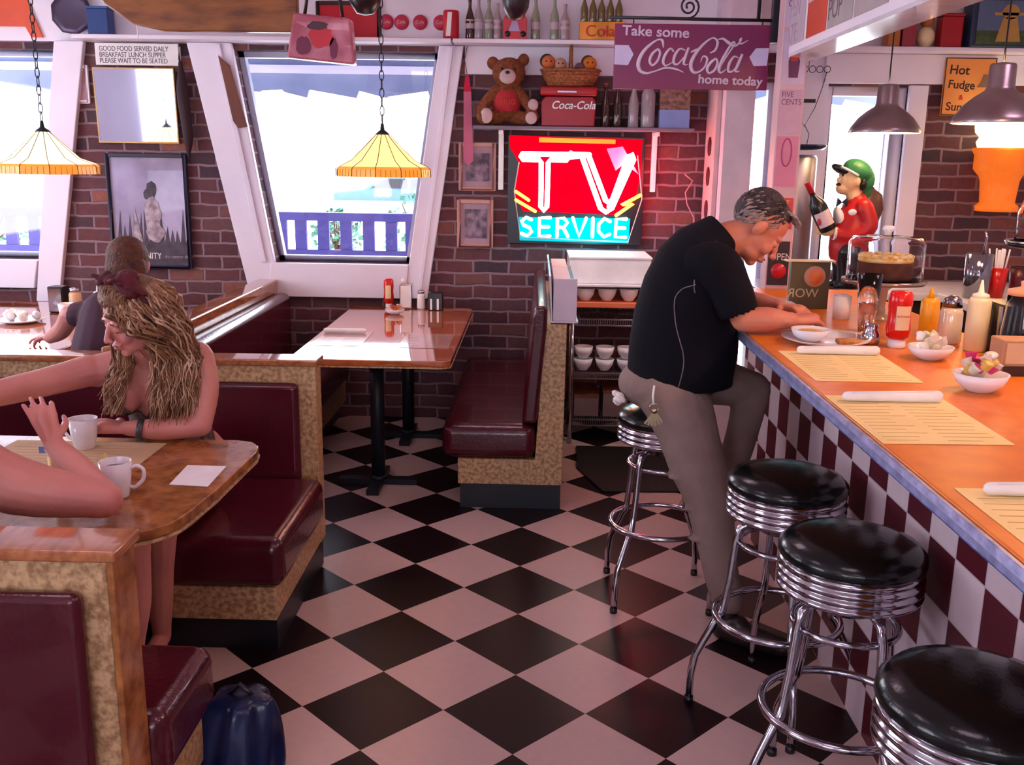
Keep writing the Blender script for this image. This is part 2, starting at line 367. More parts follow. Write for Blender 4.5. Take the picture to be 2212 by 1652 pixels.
for x, y in FILL_PANELS:  # fixtures for the added, unseen panels
    t = thing('added_ceiling_panel', 'square white ceiling panel added out of view to brighten the room', 'ceiling light', (x, y, 2.75), 'added ceiling fill panels')
    obj('frame', MB().box((x - .33, y - .33, 2.725), (x + .33, y + .33, 2.75)), M['white'], t)
    obj('diffuser', MB().box((x - .3, y - .3, 2.715), (x + .3, y + .3, 2.724)), emit('added_panel_glow', (1, .75, .82), 1.0), t)
t = thing('fill_spot', 'black ceiling spotlight added unseen to brighten the rack under the neon sign', 'fill_spot', (.42, 2.5, 2.75)); obj('housing', MB().lathe([(.035, 0), (.045, .0), (.045, .10), (.0, .115)], n=20, close=False, T=Matrix.Translation((.415, 2.535, 2.665)) @ Vector((-0.02, -0.72, 1.70)).to_track_quat('Z', 'Y').to_matrix().to_4x4()), M['black'], t); obj('bracket', MB().box((.40, 2.50, 2.71), (.43, 2.53, 2.75)), M['black'], t)  # housing of the added spot, out of view
# window joinery -----------------------------------------------------
def slant_window(idx, W, outer):
    (a, za), (b, zb), (c, zc), (d, zd) = W
    w = bpy.data.objects.new('window_%d' % idx, None); COL.objects.link(w); w['kind'] = 'structure'; w.location = ((a + b) / 2, WY, zc)
    f = MB(); t = 0.035; y0, y1 = WY + 0.09, WY + 0.15
    f.prism([(a, za), (b, zb), (b - .004, zb - t), (a + .004, za - t)], y0, y1, 'y')
    f.prism([(d, zd), (c, zc), (c + .004, zc + t), (d - .004, zd + t)], y0, y1, 'y')
    f.prism([(a, za), (a + t, za), (d + t, zd), (d, zd)], y0, y1, 'y'); f.prism([(b - t, zb), (b, zb), (c, zc), (c - t, zc)], y0, y1, 'y')
    obj('window_frame', f, mat('sash_paint', (0.55, 0.58, 0.78), 0.4), w, 0.004)
    g = MB(); g.prism([(a + .03, za - .03), (b - .03, zb - .03), (c - .03, zc + .03), (d + .03, zd + .03)], WY + 0.118, WY + 0.122, 'y')
    obj('pane', g, M['pane'], w)
    return w
m_, nt_, p_ = nmat('window_pane')
p_.inputs['Base Color'].default_value = (1, 1, 1, 1); p_.inputs['Roughness'].default_value = 0.0
tr = nt_.nodes.new('ShaderNodeBsdfTransparent'); gl = nt_.nodes.new('ShaderNodeBsdfGlossy'); gl.inputs['Roughness'].default_value = 0.02
mx_ = nt_.nodes.new('ShaderNodeMixShader'); mx_.inputs[0].default_value = 0.05; nt_.links.new(tr.outputs[0], mx_.inputs[1]); nt_.links.new(gl.outputs[0], mx_.inputs[2]); nt_.links.new(mx_.outputs[0], nt_.nodes['Material Output'].inputs[0])
M['pane'] = m_
slant_window(1, W1, None); slant_window(2, W2, None)
# wide casings of the slanted windows (boards stand 4 cm proud of the brick)
def casing(i, poly, y=0.045): struct('trim_%d' % i, MB().prism(poly, WY - y, WY - 0.0005, 'y'), M['trim'], 0.006)
casing(1, [(-2.05, 2.279), (-1.785, 2.279), (-1.578, 0.985), (-1.60, 0.80), (-1.745, 0.80)])
casing(2, [(-0.551, 2.279), (-0.405, 2.279), (-0.63, 0.775), (-0.765, 0.775), (-0.742, 0.985)])
casing(3, [(-1.60, 0.985), (-0.742, 0.985), (-0.765, 0.775), (-1.62, 0.775)], 0.055)
casing(4, [(-2.843, 2.279), (-2.665, 2.279), (-2.955, 0.715), (-3.10, 0.715), (-3.062, 0.977)])
casing(5, [(-3.90, 0.977), (-3.062, 0.977), (-3.10, 0.80), (-3.95, 0.80)], 0.055)
casing(6, [(-4.30, 2.279), (-4.12, 2.279), (-3.90, 0.977), (-4.05, 0.80)])
# second, inner board line along each slanted casing
struct('trim_7', MB().prism([(-1.88, 2.27), (-1.845, 2.27), (-1.625, 0.99), (-1.66, 0.99)], WY - 0.06, WY - 0.0455, 'y'), M['trim'], 0.004)
struct('trim_8', MB().prism([(-0.49, 2.27), (-0.465, 2.27), (-0.665, 0.80), (-0.69, 0.80)], WY - 0.06, WY - 0.0455, 'y'), M['trim'], 0.004)
# glass door and square window on the right
d = bpy.data.objects.new('door_1', None); COL.objects.link(d); d['kind'] = 'structure'; d.location = (1.35, WY, 0)
obj('door_frame', MB().box((1.25, WY + .08, 0), (1.275, WY + .14, 2.1)).box((1.425, WY + .08, 0), (1.45, WY + .14, 2.1)).box((1.275, WY + .08, 2.06), (1.425, WY + .14, 2.1)).box((1.275, WY + .08, 0), (1.425, WY + .14, 0.12)), M['trim'], d)
obj('pane', MB().box((1.275, WY + .108, .12), (1.425, WY + .112, 2.06)), M['pane'], d)
w3 = bpy.data.objects.new('window_3', None); COL.objects.link(w3); w3['kind'] = 'structure'; w3.location = (2, WY, 0.95)
obj('window_frame', MB().box((1.758, WY + .05, 0.95), (1.80, WY + .14, 2.083)).box((2.16, WY + .05, 0.95), (2.24, WY + .14, 2.083)).box((1.80, WY + .05, 2.03), (2.16, WY + .14, 2.083)).box((1.80, WY + .05, 0.95), (2.16, WY + .14, 0.99)), M['trim'], w3, 0.005)
obj('pane', MB().box((1.80, WY + .098, .99), (2.16, WY + .102, 2.03)), M['pane'], w3)
struct('trim_9', MB().box((2.225, WY - .04, 0.93), (2.335, WY - .0005, 2.09)).box((1.70, WY - .04, .88), (2.36, WY - .0005, .93)), M['trim'], 0.006)
struct('trim_10', MB().box((1.72, WY - .05, 2.095), (3.38, WY - .0005, 2.262)), M['paint'], 0.004)
# grey pier beside the door and a corner strip with neon pink put into its colour
struct('trim_11', MB().box((1.075, 3.15, 0), (1.235, WY - .0005, 2.75)), mat('pier_paint', (.66, .54, .64), .55))
struct('trim_12', MB().box((1.045, 3.26, 0.3), (1.074, 3.57, 2.2)), mat('neon_pink_strip', (0.62, 0.42, 0.44), 0.5), 0.003)  # white strip; the neon's pink light is painted into its colour
# white post at the end of the counter with a beam over the counter
struct('trim_13', MB().box((1.10, 2.06, 0.0), (1.215, 2.16, 2.40)), mat('post_paint', (0.66, 0.44, 0.48), 0.45), 0.006)
struct('trim_14', MB().box((1.13, -6.0, 2.10), (1.27, 2.20, 2.75), 0).box((1.13, -6.0, 2.085), (1.275, 2.20, 2.10), 1), [M['paint'], mat('beam_soffit', (0.8, 0.78, 0.85), 0.12, coat=0.5)])
# long display shelves high on the back wall
def shelf(name, a, b, label):
    o = obj(name, MB().box(a, b), M['trim'], None, 0.004); tag(o, label, 'shelf'); return o
struct('trim_15', MB().box((-.40, WY - .02, 2.12), (1.03, WY - .0005, 2.28)), M['paint'], 0.003)
shelf('wall_shelf', (-0.46, WY - .17, 2.281), (1.04, WY - .0005, 2.305), 'long white display shelf carrying the old soda bottles')
shelf('wall_shelf', (-2.68, WY - .17, 2.281), (-0.47, WY - .0005, 2.305), 'white display shelf running over the windows above the poster')
shelf('wall_shelf', (1.24, WY - .17, 2.263), (3.38, WY - .0005, 2.290), 'white display shelf over the square window behind the counter')

# ================================================================== OUTSIDE
deck = struct('ground', MB().box((-14, 3.9, 0.62), (14, 24, 0.70)), mat('pale_paving', (0.75, 0.76, 0.74), 0.8))
rl = mat('railing_paint', (0.07, 0.055, 0.26), 0.6)
def railing(x0, x1, y, lab):
    t = thing('railing', lab, 'railing', ((x0 + x1) / 2, y, 0.70))
    obj('top_rail', MB().box((x0, y - .04, 1.09), (x1, y + .04, 1.16)), rl, t)
    obj('bottom_rail', MB().box((x0, y - .03, 0.78), (x1, y + .03, 0.84)), rl, t)
    n = int((x1 - x0) / 0.20); 
    for i in range(n + 1):
        x = x0 + .03 + (x1 - x0 - .06) * i / n; w = .05 if i % 6 else .075
        obj('baluster' if i % 6 else 'post', MB().box((x - w, y - .02, 0.701 if i % 6 == 0 else .841), (x + w, y + .02, 1.089)), rl, t)
railing(-3.4, 0.2, 6.0, 'dark blue outdoor railing seen through the middle slanted window')
railing(-7.6, -3.9, 6.0, 'dark blue outdoor railing seen through the left slanted window')
# porch roof with a ragged valance hanging over the windows
pr = thing('porch_awning', 'blue grey awning with a ragged edge hanging outside the windows', 'awning', (-1.5, 5.0, 2.6))
pm = mat('awning_canvas', (0.26, 0.30, 0.46), 0.8, col2=(0.20, 0.24, 0.38), scale=4)
obj('roof_panel', MB().box((-8, 3.83, 2.62), (3, 5.6, 2.66)), pm, pr)
rnd = random.Random(3); pts = [(-8, 2.62)]; x = -8
while x < 3: pts.append((x, 2.13 + rnd.uniform(-.05, .03))); x += rnd.uniform(.12, .4); pts.append((x - .02, 2.13 + rnd.uniform(-.05, .03)))
pts += [(3.0, 2.1), (3.0, 2.62)]
obj('valance', MB().prism(pts, 5.56, 5.60, 'y'), pm, pr)
obj('valance_bar', MB().box((-8, 5.52, 2.27), (3, 5.56, 2.33)), M['trim'], pr)
# planting and a parked car beyond the railing
leaf = mat('leaf', (0.10, 0.30, 0.18), 0.6, col2=(0.04, 0.15, 0.10), scale=12)
def shrub(x, y, r, h, lab):
    mb = MB(); rr = random.Random(int(x * 100))
    for i in range(260):
        a = rr.uniform(0, 2 * PI); q = r * rr.random() ** .5; z = rr.uniform(0.04, h) ; sh = (1 - (z / h) ** 2) ** .5
        c = Vector((x + q * sh * math.cos(a), y + q * sh * math.sin(a), .70 + z)); l = rr.uniform(.05, .09)
        R = Euler((rr.uniform(-1, 1), rr.uniform(-1, 1), a)).to_matrix()
        mb.add([c + R @ Vector(v) for v in ((0, 0, 0), (l * .35, l * .5, 0), (0, l, .01), (-l * .35, l * .5, 0))], [(0, 1, 2, 3)], 0)
    st = MB()
    t = thing('shrub', lab, 'shrub', (x, y, .70))
    obj('foliage', mb, leaf, t)
    for i in range(7): st.tube([(x, y, .70), (x + rr.uniform(-r, r) * .5, y + rr.uniform(-r, r) * .4, .70 + h * .8)], [.02, .006], 6)
    obj('stem', st, M['brown'], t)
shrub(-1.05, 7.0, .45, .62, 'leafy green shrub behind the railing, right of the middle window')
shrub(-1.9, 7.1, .35, .42, 'low green shrub behind the railing, centre of the middle window')
shrub(-5.3, 7.0, .5, .45, 'green shrub behind the railing outside the left window')
cr_ = thing('parked_car', 'blue parked car far beyond the railing and shrubs', 'car', (-2.3, 10.5, .70))
cm = mat('car_paint', (0.06, 0.13, 0.30), 0.25)
obj('body', MB().prism([(-3.9, .92), (-3.88, 1.22), (-3.2, 1.30), (-2.8, 1.56), (-1.6, 1.58), (-1.15, 1.28), (-.75, 1.2), (-.72, .92)], 9.9, 11.3, 'y'), cm, cr_, .05)
obj('side_window', MB().prism([(-3.05, 1.32), (-2.74, 1.52), (-2.25, 1.53), (-2.25, 1.32)], 9.885, 9.899, 'y').prism([(-2.18, 1.32), (-2.18, 1.53), (-1.65, 1.53), (-1.35, 1.32)], 9.885, 9.899, 'y'), M['black'], cr_)

cr_.location = (-2.8, 19.5, .35)
# ================================================================== BOOTHS
def rbox(mb, a, b): return mb.box(a, b)
def cushion(name, a, b, parent, bev=0.035): return obj(name, MB().box(a, b), M['vinyl'], parent, bev, 4)
# booth unit with back to back seats in the middle, seats facing the camera and the back wall
t = thing('booth_bench', 'maroon vinyl booth bench with speckled wood frame where the woman sits', 'booth bench', (-2.2, 0.9, 0))
obj('back_frame', MB().box((-4.3, 1.20, .12), (-.80, 1.29, .845)), M['burl'], t, .004)
obj('top_rail', MB().box((-4.3, 1.185, .846), (-.79, 1.305, .872)), M['rail'], t, .006)
cushion('backrest', (-4.2, 1.15, .385), (-.862, 1.199, .785), t, .03)
cushion('seat', (-4.2, .49, .245), (-.765, 1.148, .42), t, .045)
obj('seat_base', MB().box((-4.2, .52, .125), (-.80, 1.199, .244)), M['burl'], t, .004)
obj('kick_base', MB().box((-4.2, .56, 0), (-.81, 1.28, .124)), M['kick'], t)
t = thing('booth_bench', 'maroon booth bench behind the woman, facing the back wall', 'booth bench', (-3.3, 1.6, 0))
cushion('seat', (-4.2, 1.31, .245), (-2.66, 1.85, .42), t, .045)
cushion('backrest', (-4.2, 1.291, .44), (-1.75, 1.35, .80), t, .025)
obj('seat_base', MB().box((-4.2, 1.31, 0), (-2.68, 1.82, .244)), M['burl'], t, .004)
# near unit
t = thing('booth_bench', 'maroon vinyl booth bench nearest the camera at lower left', 'booth bench', (-2.2, -.5, 0))
obj('back_frame', MB().box((-4.3, -.625, .12), (-.815, -.525, .835)), M['burl'], t, .004)
obj('side_cap', MB().box((-.814, -.628, .12), (-.80, -.522, .835)), M['rail_s'] if 'rail_s' in M else M['burl_top'], t, .002)
obj('top_rail', MB().box((-4.3, -.64, .836), (-.79, -.51, .862)), M['rail'], t, .006)
cushion('backrest', (-4.2, -.665, .30), (-.862, -.626, .775), t, .022)
cushion('seat', (-4.2, -.52, .245), (-.765, -.165, .42), t, .045)
obj('seat_base', MB().box((-4.2, -.52, .10), (-.80, -.20, .244)), M['burl'], t, .004)
obj('kick_base', MB().box((-4.2, -.60, 0), (-.83, -.23, .0995)), M['kick'], t)
# divider bench between the two back booths
t = thing('booth_bench', 'maroon booth bench with wooden top rail under the middle window, left of the table', 'booth bench', (-1.5, 2.4, 0))
obj('back_frame', MB().box((-1.66, 1.31, .12), (-1.575, 3.54, .80)), M['burl'], t, .004)
obj('top_rail', MB().box((-1.68, 1.307, .801), (-1.56, 3.54, .885)), M['rail'], t, .01)
cushion('backrest', (-1.574, 1.36, .43), (-1.47, 3.52, .81), t, .045)
cushion('seat', (-1.574, 1.31, .26), (-1.12, 3.54, .42), t, .045)
obj('seat_base', MB().box((-1.574, 1.31, .12), (-1.15, 3.54, .259)), M['burl'], t, .004)
obj('kick_base', MB().box((-1.62, 1.33, 0), (-1.20, 3.52, .119)), M['kick'], t)
# right bench of the back booth
t = thing('booth_bench', 'maroon booth bench with wood side panel right of the back table', 'booth bench', (0, 2.7, 0))
obj('side_panel', MB().prism([(-.31, .125), (.185, .125), (.19, .90), (.09, .90), (.055, .25), (-.31, .25)], 1.95, 1.99, 'y'), M['burl'], t, .004)
obj('back_frame', MB().prism([(.06, .25), (.185, .125), (.19, .90), (.10, .90)], 1.991, 3.57, 'y'), M['burl'], t)
obj('backrest', MB().prism([(-.01, .43), (.06, .43), (.098, .88), (.10, .985), (.045, .985), (.03, .93)], 1.93, 3.5, 'y'), M['vinyl'], t, .02, 4)
cushion('seat', (-.385, 1.93, .252), (.058, 3.54, .42), t, .05)
obj('seat_base', MB().box((-.30, 1.991, .125), (.05, 3.54, .25)), M['burl'], t)
obj('kick_base', MB().box((-.30, 1.97, 0), (.18, 3.54, .124)), M['kick'], t)
# tables ------------------------------------------------------------
def roundrect(x0, y0, x1, y1, r, n=7, corners=(1, 1, 1, 1)):
    out = []
    for (cx, cy, a0, on) in ((x1 - r, y0 + r, -PI / 2, corners[0]), (x1 - r, y1 - r, 0, corners[1]), (x0 + r, y1 - r, PI / 2, corners[2]), (x0 + r, y0 + r, PI, corners[3])):
        if on:
            for k in range(n + 1): a = a0 + PI / 2 * k / n; out.append((cx + r * math.cos(a), cy + r * math.sin(a)))
        else: out.append((cx + r * (1 if math.cos(a0 + PI / 4) > 0 else -1), cy + r * (1 if math.sin(a0 + PI / 4) > 0 else -1)))
    return out
def post(mb, x, y, z1): mb.tube([(x, y, .03), (x, y, z1)], .036, 16)
def table(label, poly, z, posts, topm, edgem, spread=.26):
    cx = sum(p[0] for p in poly) / len(poly); cy = sum(p[1] for p in poly) / len(poly)
    t = thing('booth_table', label, 'table', (cx, cy, 0))
    obj('tabletop', MB().prism(poly, z - .028, z, 'z', 0, sm=False), topm, t, .004)
    if edgem: obj('edge_band', MB().prism([((p[0] - cx) * 1.004 + cx, (p[1] - cy) * 1.004 + cy) for p in poly], z - .036, z - .0285, 'z'), edgem, t)
    for (x, y) in posts:
        m = MB(); post(m, x, y, z - .029); obj('leg', m, M['iron'], t)
        b = MB(); b.lathe([(0, .0), (.05, .03), (.04, .045), (0, .05)], (x, y, 0), 12)
        for k in range(4):
            a = k * PI / 2 + PI / 4 * 0; b.box((0, -.03, 0.0), (spread, .03, .028), T=Matrix.Translation((x, y, 0)) @ Matrix.Rotation(a, 4, 'Z'))
        obj('foot', b, M['iron'], t)
    return t
table('orange brown wood table of the back booth shining under the middle window', roundrect(-1.075, 1.84, -.335, 3.45, .05), .74, [(-.745, 2.3), (-.70, 3.15)], M['wood_top'], M['burl'], .2)
table('speckled brown table with clipped round corners in front of the woman', [(-4.1, -.29), (-1.02, -.29)] + [(-1.0 + .17 * math.sin(a), -.12 - .17 * math.cos(a)) for a in [k * PI / 2 / 6 for k in range(1, 7)]] + [(-.815, .05), (-.805, .40), (-.815, .46), (-.85, .505), (-.90, .52), (-4.1, .52)], .75, [(-1.7, .12), (-3.2, .12)], M['burl_top'], M['burl'], .2)
table('pale glaring wood table of the far left booth', roundrect(-4.1, 1.93, -2.165, 3.40, .06), .74, [(-2.6, 2.6), (-3.7, 2.6)], M['wood_top'], M['burl'], .2)

# ================================================================== COUNTER
t = thing('lunch_counter', 'long diner counter with orange top, metal edge and maroon and white checked tile front', 'counter', (1.2, 0, 0))
obj('countertop', MB().box((.763, -3.6, 1.04), (1.53, 2.05, 1.07)), M['counter'], t, .004)
obj('metal_edge', MB().box((.752, -3.6, 1.032), (.7625, 2.061, 1.066)).box((.752, 2.0505, 1.032), (1.53, 2.061, 1.066)), M['edge'], t, .003)
obj('tiled_front', MB().box((1.02, -3.5, 0), (1.10, 2.0, 1.039)), M['ctile'], t)
obj('cabinet_body', MB().box((1.101, -3.5, 0.0), (1.5, 1.99, 1.039)), M['darkw'], t)
# back counter along the wall behind the bar
t = thing('back_counter', 'dark back counter with white top under the square window', 'counter', (2.4, 3.2, 0))
obj('countertop', MB().box((1.30, 2.95, .90), (3.38, 3.55, .94)), M['white'], t, .004)
obj('cabinet_body', MB().box((1.34, 3.0, 0), (3.38, 3.52, .899)), M['darkw'], t)
t = thing('side_counter', 'white topped steel side counter behind the bar at right', 'counter', (2.5, 1.6, 0))
obj('countertop', MB().box((2.12, -1.0, .95), (2.75, 2.6, .99)), M['white'], t, .004)
obj('cabinet_body', MB().box((2.16, -.95, 0), (2.74, 2.55, .949)), M['chromed'], t)

# ================================================================== STOOLS
def make_stool(label):
    t = thing('bar_stool', label, 'stool', (0, 0, 0), 'chrome stools along the counter')
    obj('seat', MB().lathe([(0, .70), (.168, .70), (.174, .712), (.172, .728), (.155, .746), (.12, .757), (.06, .762), (0, .763)], n=48), M['seatvinyl'], t)
    prof = [(0, .618), (.158, .618)]
    for k in range(3):
        z = .622 + k * .020; prof += [(.166, z), (.172, z + .005), (.173, z + .009), (.172, z + .013), (.166, z + .017)]
    prof += [(.166, .684), (.170, .687), (.170, .699), (0, .699)]
    obj('seat_band', MB().lathe(prof, n=48), M['chrome'], t)
    obj('swivel_plate', MB().lathe([(0, .575), (.075, .575), (.085, .60), (.12, .612), (.12, .6175), (0, .6175)], n=24), M['chromed'], t)
    for k in range(4):
        c, s = math.cos(k * PI / 2), math.sin(k * PI / 2)
        P = [(.05, .588), (.10, .592), (.128, .575), (.138, .54), (.148, .42), (.165, .30), (.178, .285), (.215, .21), (.238, .16), (.248, .10), (.25, .012)]
        Q = []
        for i in range(len(P) - 1):
            for u in (0, .5): Q.append(((P[i][0] * (1 - u) + P[i + 1][0] * u) * c, (P[i][0] * (1 - u) + P[i + 1][0] * u) * s, P[i][1] * (1 - u) + P[i + 1][1] * u))
        Q.append((P[-1][0] * c, P[-1][0] * s, P[-1][1]))
        lg = obj('leg', MB().tube(Q, .0115, 10), M['chrome'], t)
        obj('foot_cap', MB().lathe([(0, 0), (.014, 0), (.014, .02), (0, .022)], (.25 * c, .25 * s, 0), 10), M['black'], lg)
    obj('foot_ring', MB().tube(circ((0, 0, .295), .185, 48), .011, 8, True), M['chrome'], t)
    obj('inner_ring', MB().tube(circ((0, 0, .53), .125, 40), .009, 8, True), M['chrome'], t)
    return t
st = make_stool('chrome stool with black seat, second from the seated man, beside the tiled counter')
st.location = (.79, .30, 0)
st['label'] = 'empty chrome stool with round black seat directly in front of the man'
d_ = dup(st, (.53, 1.07, 0), PI / 4, 'chrome stool the man in the black shirt sits on')
for ch in list(d_.children):   # his weight squashes this cushion under the band line
    if ch.name.startswith('seat.'): ch.scale = (1, 1, 1); ch.location = (0, 0, -.012)
dup(st, (.82, -.20, 0), .35, 'empty chrome stool with black seat, between the nearest stool and the one by the man')
dup(st, (.83, -.87, 0), .1, 'chrome stool nearest the camera at the lower right corner')
# ================================================================== NEON SIGN
def P6(x, y, Y=3.52):   # sign drawing grid -> place on the wall plane
    return None
NX0, NX1, NZ0, NZ1, NY = -0.135, 0.685, 1.128, 1.772, 3.50
def nx(u, v):           # u 0..1 left-right, v 0..1 top-bottom of the sign box
    return (NX0 + (NX1 - NX0) * u, NY, NZ1 - (NZ1 - NZ0) * v)
def ng(px, py):         # artwork grid (1120 wide, 930 high)
    return nx((px - 490) / 1115, (py - 110) / 910)
t = thing('neon_sign', 'red and turquoise neon sign reading TV SERVICE on the brick wall', 'neon sign', (0.275, 3.58, 1.128))
obj('sign_case', MB().box((NX0, 3.545, NZ0), (NX1, 3.599, NZ1)), mat('sign_black', (.012, .010, .016), .3), t, .004)
redp = mat('lit_red_acrylic', (.5, 0, .005), .9, emis=(1.0, 0.0, 0.015), es=.75, spec=0.0); tealp = mat('lit_teal_acrylic', (0, .25, .3), .9, emis=(0.0, 0.55, 0.64), es=.8, spec=0.0)
def pan(name, pts, y0, y1, m): 
    P = [ng(*q) for q in pts]; return obj(name, MB().prism([(q[0], q[2]) for q in P], y0, y1, 'y'), m, t)
pan('red_panel', [(500, 110), (1580, 130), (1570, 430), (1540, 640), (1400, 760), (620, 740), (545, 600), (575, 330), (500, 200)], 3.535, 3.544, redp)
pan('teal_panel', [(585, 790), (1505, 790), (1500, 1000), (595, 990)], 3.535, 3.544, tealp)
pan('amber_strip', [(740, 125), (1360, 135), (1360, 170), (740, 165)], 3.531, 3.5345, emit('amber', (1.0, .25, .02), .9))
pan('violet_reflector', [(1290, 210), (1420, 190), (1560, 420), (1440, 330), (1370, 390)], 3.531, 3.5345, mat('violet', (.45, .20, .45), .3, emis=(.5, .15, .5), es=.5))
wht = emit('white_neon', (1.0, 0.74, 0.50), 12.0); yel = emit('yellow_neon', (1.0, 0.60, 0.05), 5.0); cyn = emit('cyan_neon', (0.55, 1.0, 1.0), 3.6)
def neon(name, strokes, r, m):
    mb = MB()
    for s in strokes: mb.tube([ng(*q) for q in s], r, 8); [mb.ell(ng(*q), r * .98, n=8) for q in (s[0], s[-1])]
    o = obj(name, mb, m, t); return o
neon('letter_t', [[(608, 262), (985, 262), (1000, 250)], [(608, 262), (595, 285), (610, 308), (745, 308), (762, 330), (765, 700), (790, 730), (815, 700), (818, 330), (835, 308), (970, 308), (985, 285), (1150, 262)]], .0145, wht)
neon('letter_v', [[(985, 262), (1130, 262), (1150, 285), (1295, 640), (1320, 655), (1350, 630), (1465, 270), (1495, 255), (1510, 290), (1345, 705), (1300, 735), (1255, 705), (1095, 290)]], .0155, wht)
neon('letter_v_arm', [[(1490, 285), (1420, 480), (1330, 690)]], .019, wht)
neon('lightning_bolt', [[(560, 575), (665, 645)], [(560, 645), (720, 738)]], .0095, yel)
neon('lightning_bolt', [[(1575, 590), (1425, 675), (1520, 660), (1385, 760)]], .0105, yel)
SV = {'S': [[(.85, .12), (.45, 0), (.1, .2), (.25, .42), (.7, .55), (.9, .78), (.55, 1), (.1, .88)]],
      'E': [[(.9, 0), (.15, .02), (.12, 1), (.9, 1)], [(.15, .5), (.8, .5)]],
      'R': [[(.12, 1), (.12, .02), (.6, .02), (.85, .25), (.6, .5), (.15, .52)], [(.55, .52), (.9, 1)]],
      'V': [[(.08, 0), (.5, 1), (.92, 0)]], 'I': [[(.5, 0), (.5, 1)]],
      'C': [[(.88, .15), (.5, 0), (.12, .3), (.12, .7), (.5, 1), (.88, .85)]]}
for ch, x0, x1 in (('S', 600, 705), ('E', 740, 855), ('R', 890, 1005), ('V', 1020, 1150), ('I', 1165, 1225), ('C', 1230, 1350), ('E', 1370, 1480)):
    neon('letter_' + ch.lower(), [[(x0 + (x1 - x0) * u, 790 + 155 * v) for u, v in s] for s in SV[ch]], .0108, cyn)
obj('glass_tubing', MB().tube([ng(*q) for q in ((580, 330), (545, 570), (600, 960), (1490, 985), (1590, 620), (1540, 260))], .004, 6), mat('unlit_glass', (.6, .45, .5), .1), t)
l = point('neon_red_glow', (0.66, 3.36, 1.52), 9.0, (1, .02, .05), .12); l.name = 'neon_red_glow'
point('neon_teal_glow', (0.40, 3.28, 1.20), 4.5, (.05, .9, 1.0), .10)
# brackets of the lower shelf
for x, lab in ((-.178, 'white shelf bracket left of the neon sign'), (.742, 'white shelf bracket right of the neon sign')):
    o = obj('shelf_bracket', MB().box((x - .016, 3.56, 1.45), (x + .016, 3.598, 1.80)).box((x - .012, 3.43, 1.775), (x + .012, 3.56, 1.80)), M['white'], None, .003); tag(o, lab, 'shelf bracket')
o = obj('wall_shelf', MB().box((-.34, 3.40, 1.802), (.95, WY - .0005, 1.822)), mat('grey_shelf', (.20, .16, .22), .4), None, .003); tag(o, 'narrow grey shelf above the neon sign holding the teddy bear', 'shelf')

# ================================================================== FRAMED PICTURES
def frame(label, x0, z0, x1, z1, w, fm, art, y=WY, d=.03, matw=0, cat='picture', tilt=0):
    t = thing('picture_frame', label, cat, ((x0 + x1) / 2, y - d, z0))
    f = MB(); f.box((x0, y - d, z0), (x0 + w, y - .001, z1)).box((x1 - w, y - d, z0), (x1, y - .001, z1)).box((x0 + w, y - d, z0), (x1 - w, y - .001, z0 + w)).box((x0 + w, y - d, z1 - w), (x1 - w, y - .001, z1))
    obj('frame', f, fm, t, .003)
    obj('picture', MB().box((x0 + w, y - d * .55, z0 + w), (x1 - w, y - d * .4, z1 - w)), art, t)
    return t
fmp = mat('pink_wood_frame', (.55, .26, .22), .35); 
ph = mat('old_photo', (.30, .20, .28), .5, col2=(.06, .035, .06), scale=22)
t = frame('small pinkish framed photo left of the neon sign, upper of two', -.435, 1.443, -.208, 1.725, .022, fmp, mat('mount', (.42, .26, .33), .6))
obj('photo', MB().box((-.39, 3.578, 1.50), (-.25, 3.5825, 1.665)), ph, t)
t = frame('small pinkish framed photo left of the neon sign, lower of two', -.445, 1.096, -.222, 1.386, .022, fmp, mat('mount', (.42, .26, .33), .6))
obj('photo', MB().box((-.398, 3.578, 1.155), (-.262, 3.5825, 1.33)), ph, t)
# big black framed poster
pa = mat('poster_fog', (.42, .38, .58), .35, col2=(.22, .19, .32), scale=3.2, coat=.3)
t = frame('large black framed foggy poster on the brick between the slanted windows', -2.60, .935, -2.10, 1.632, .022, mat('navy_frame', (.02, .02, .05), .3), pa, d=.035)
dk = mat('poster_dark', (.07, .05, .08), .5, col2=(.03, .02, .035), scale=20); lt = mat('poster_light', (.46, .38, .44), .5, col2=(.2, .15, .2), scale=30)
g = MB(); rr = random.Random(5)
def blob(mb, cx, cz, rx, rz, y, n=18, j=.15):
    mb.prism([(cx + rx * math.cos(2 * PI * k / n) * (1 + rr.uniform(-j, j)), cz + rz * math.sin(2 * PI * k / n) * (1 + rr.uniform(-j, j))) for k in range(n)], y, y + .0012, 'y')
g.box((-2.578, 3.5785, .957), (-2.122, 3.5797, 1.10)); blob(g, -2.33, 1.42, .032, .05, 3.5785); blob(g, -2.36, 1.39, .018, .03, 3.5770)
for k in range(14): g.prism([(-2.56 + k * .033, 1.1), (-2.55 + k * .033 + rr.uniform(0, .02), 1.1 + rr.uniform(.05, .20)), (-2.53 + k * .033, 1.1)], 3.5790, 3.5797, 'y')
obj('dark_figures', g, dk, t)
g = MB(); blob(g, -2.33, 1.27, .05, .10, 3.5768); blob(g, -2.32, 1.16, .055, .06, 3.5755)
g.prism([(-2.46, 1.10), (-2.44, 1.30), (-2.40, 1.10)], 3.5768, 3.578, 'y'); obj('pale_figure', g, lt, t)
text('poster_title', 'UNITY', .055, onwall(-2.42, 3.578, .995), M['paper'], t, .0006, sx=.8)
text('poster_small_print', 'the summer show', .03, onwall(-2.27, 3.578, 1.0), lt, t, .0006, sx=.8)
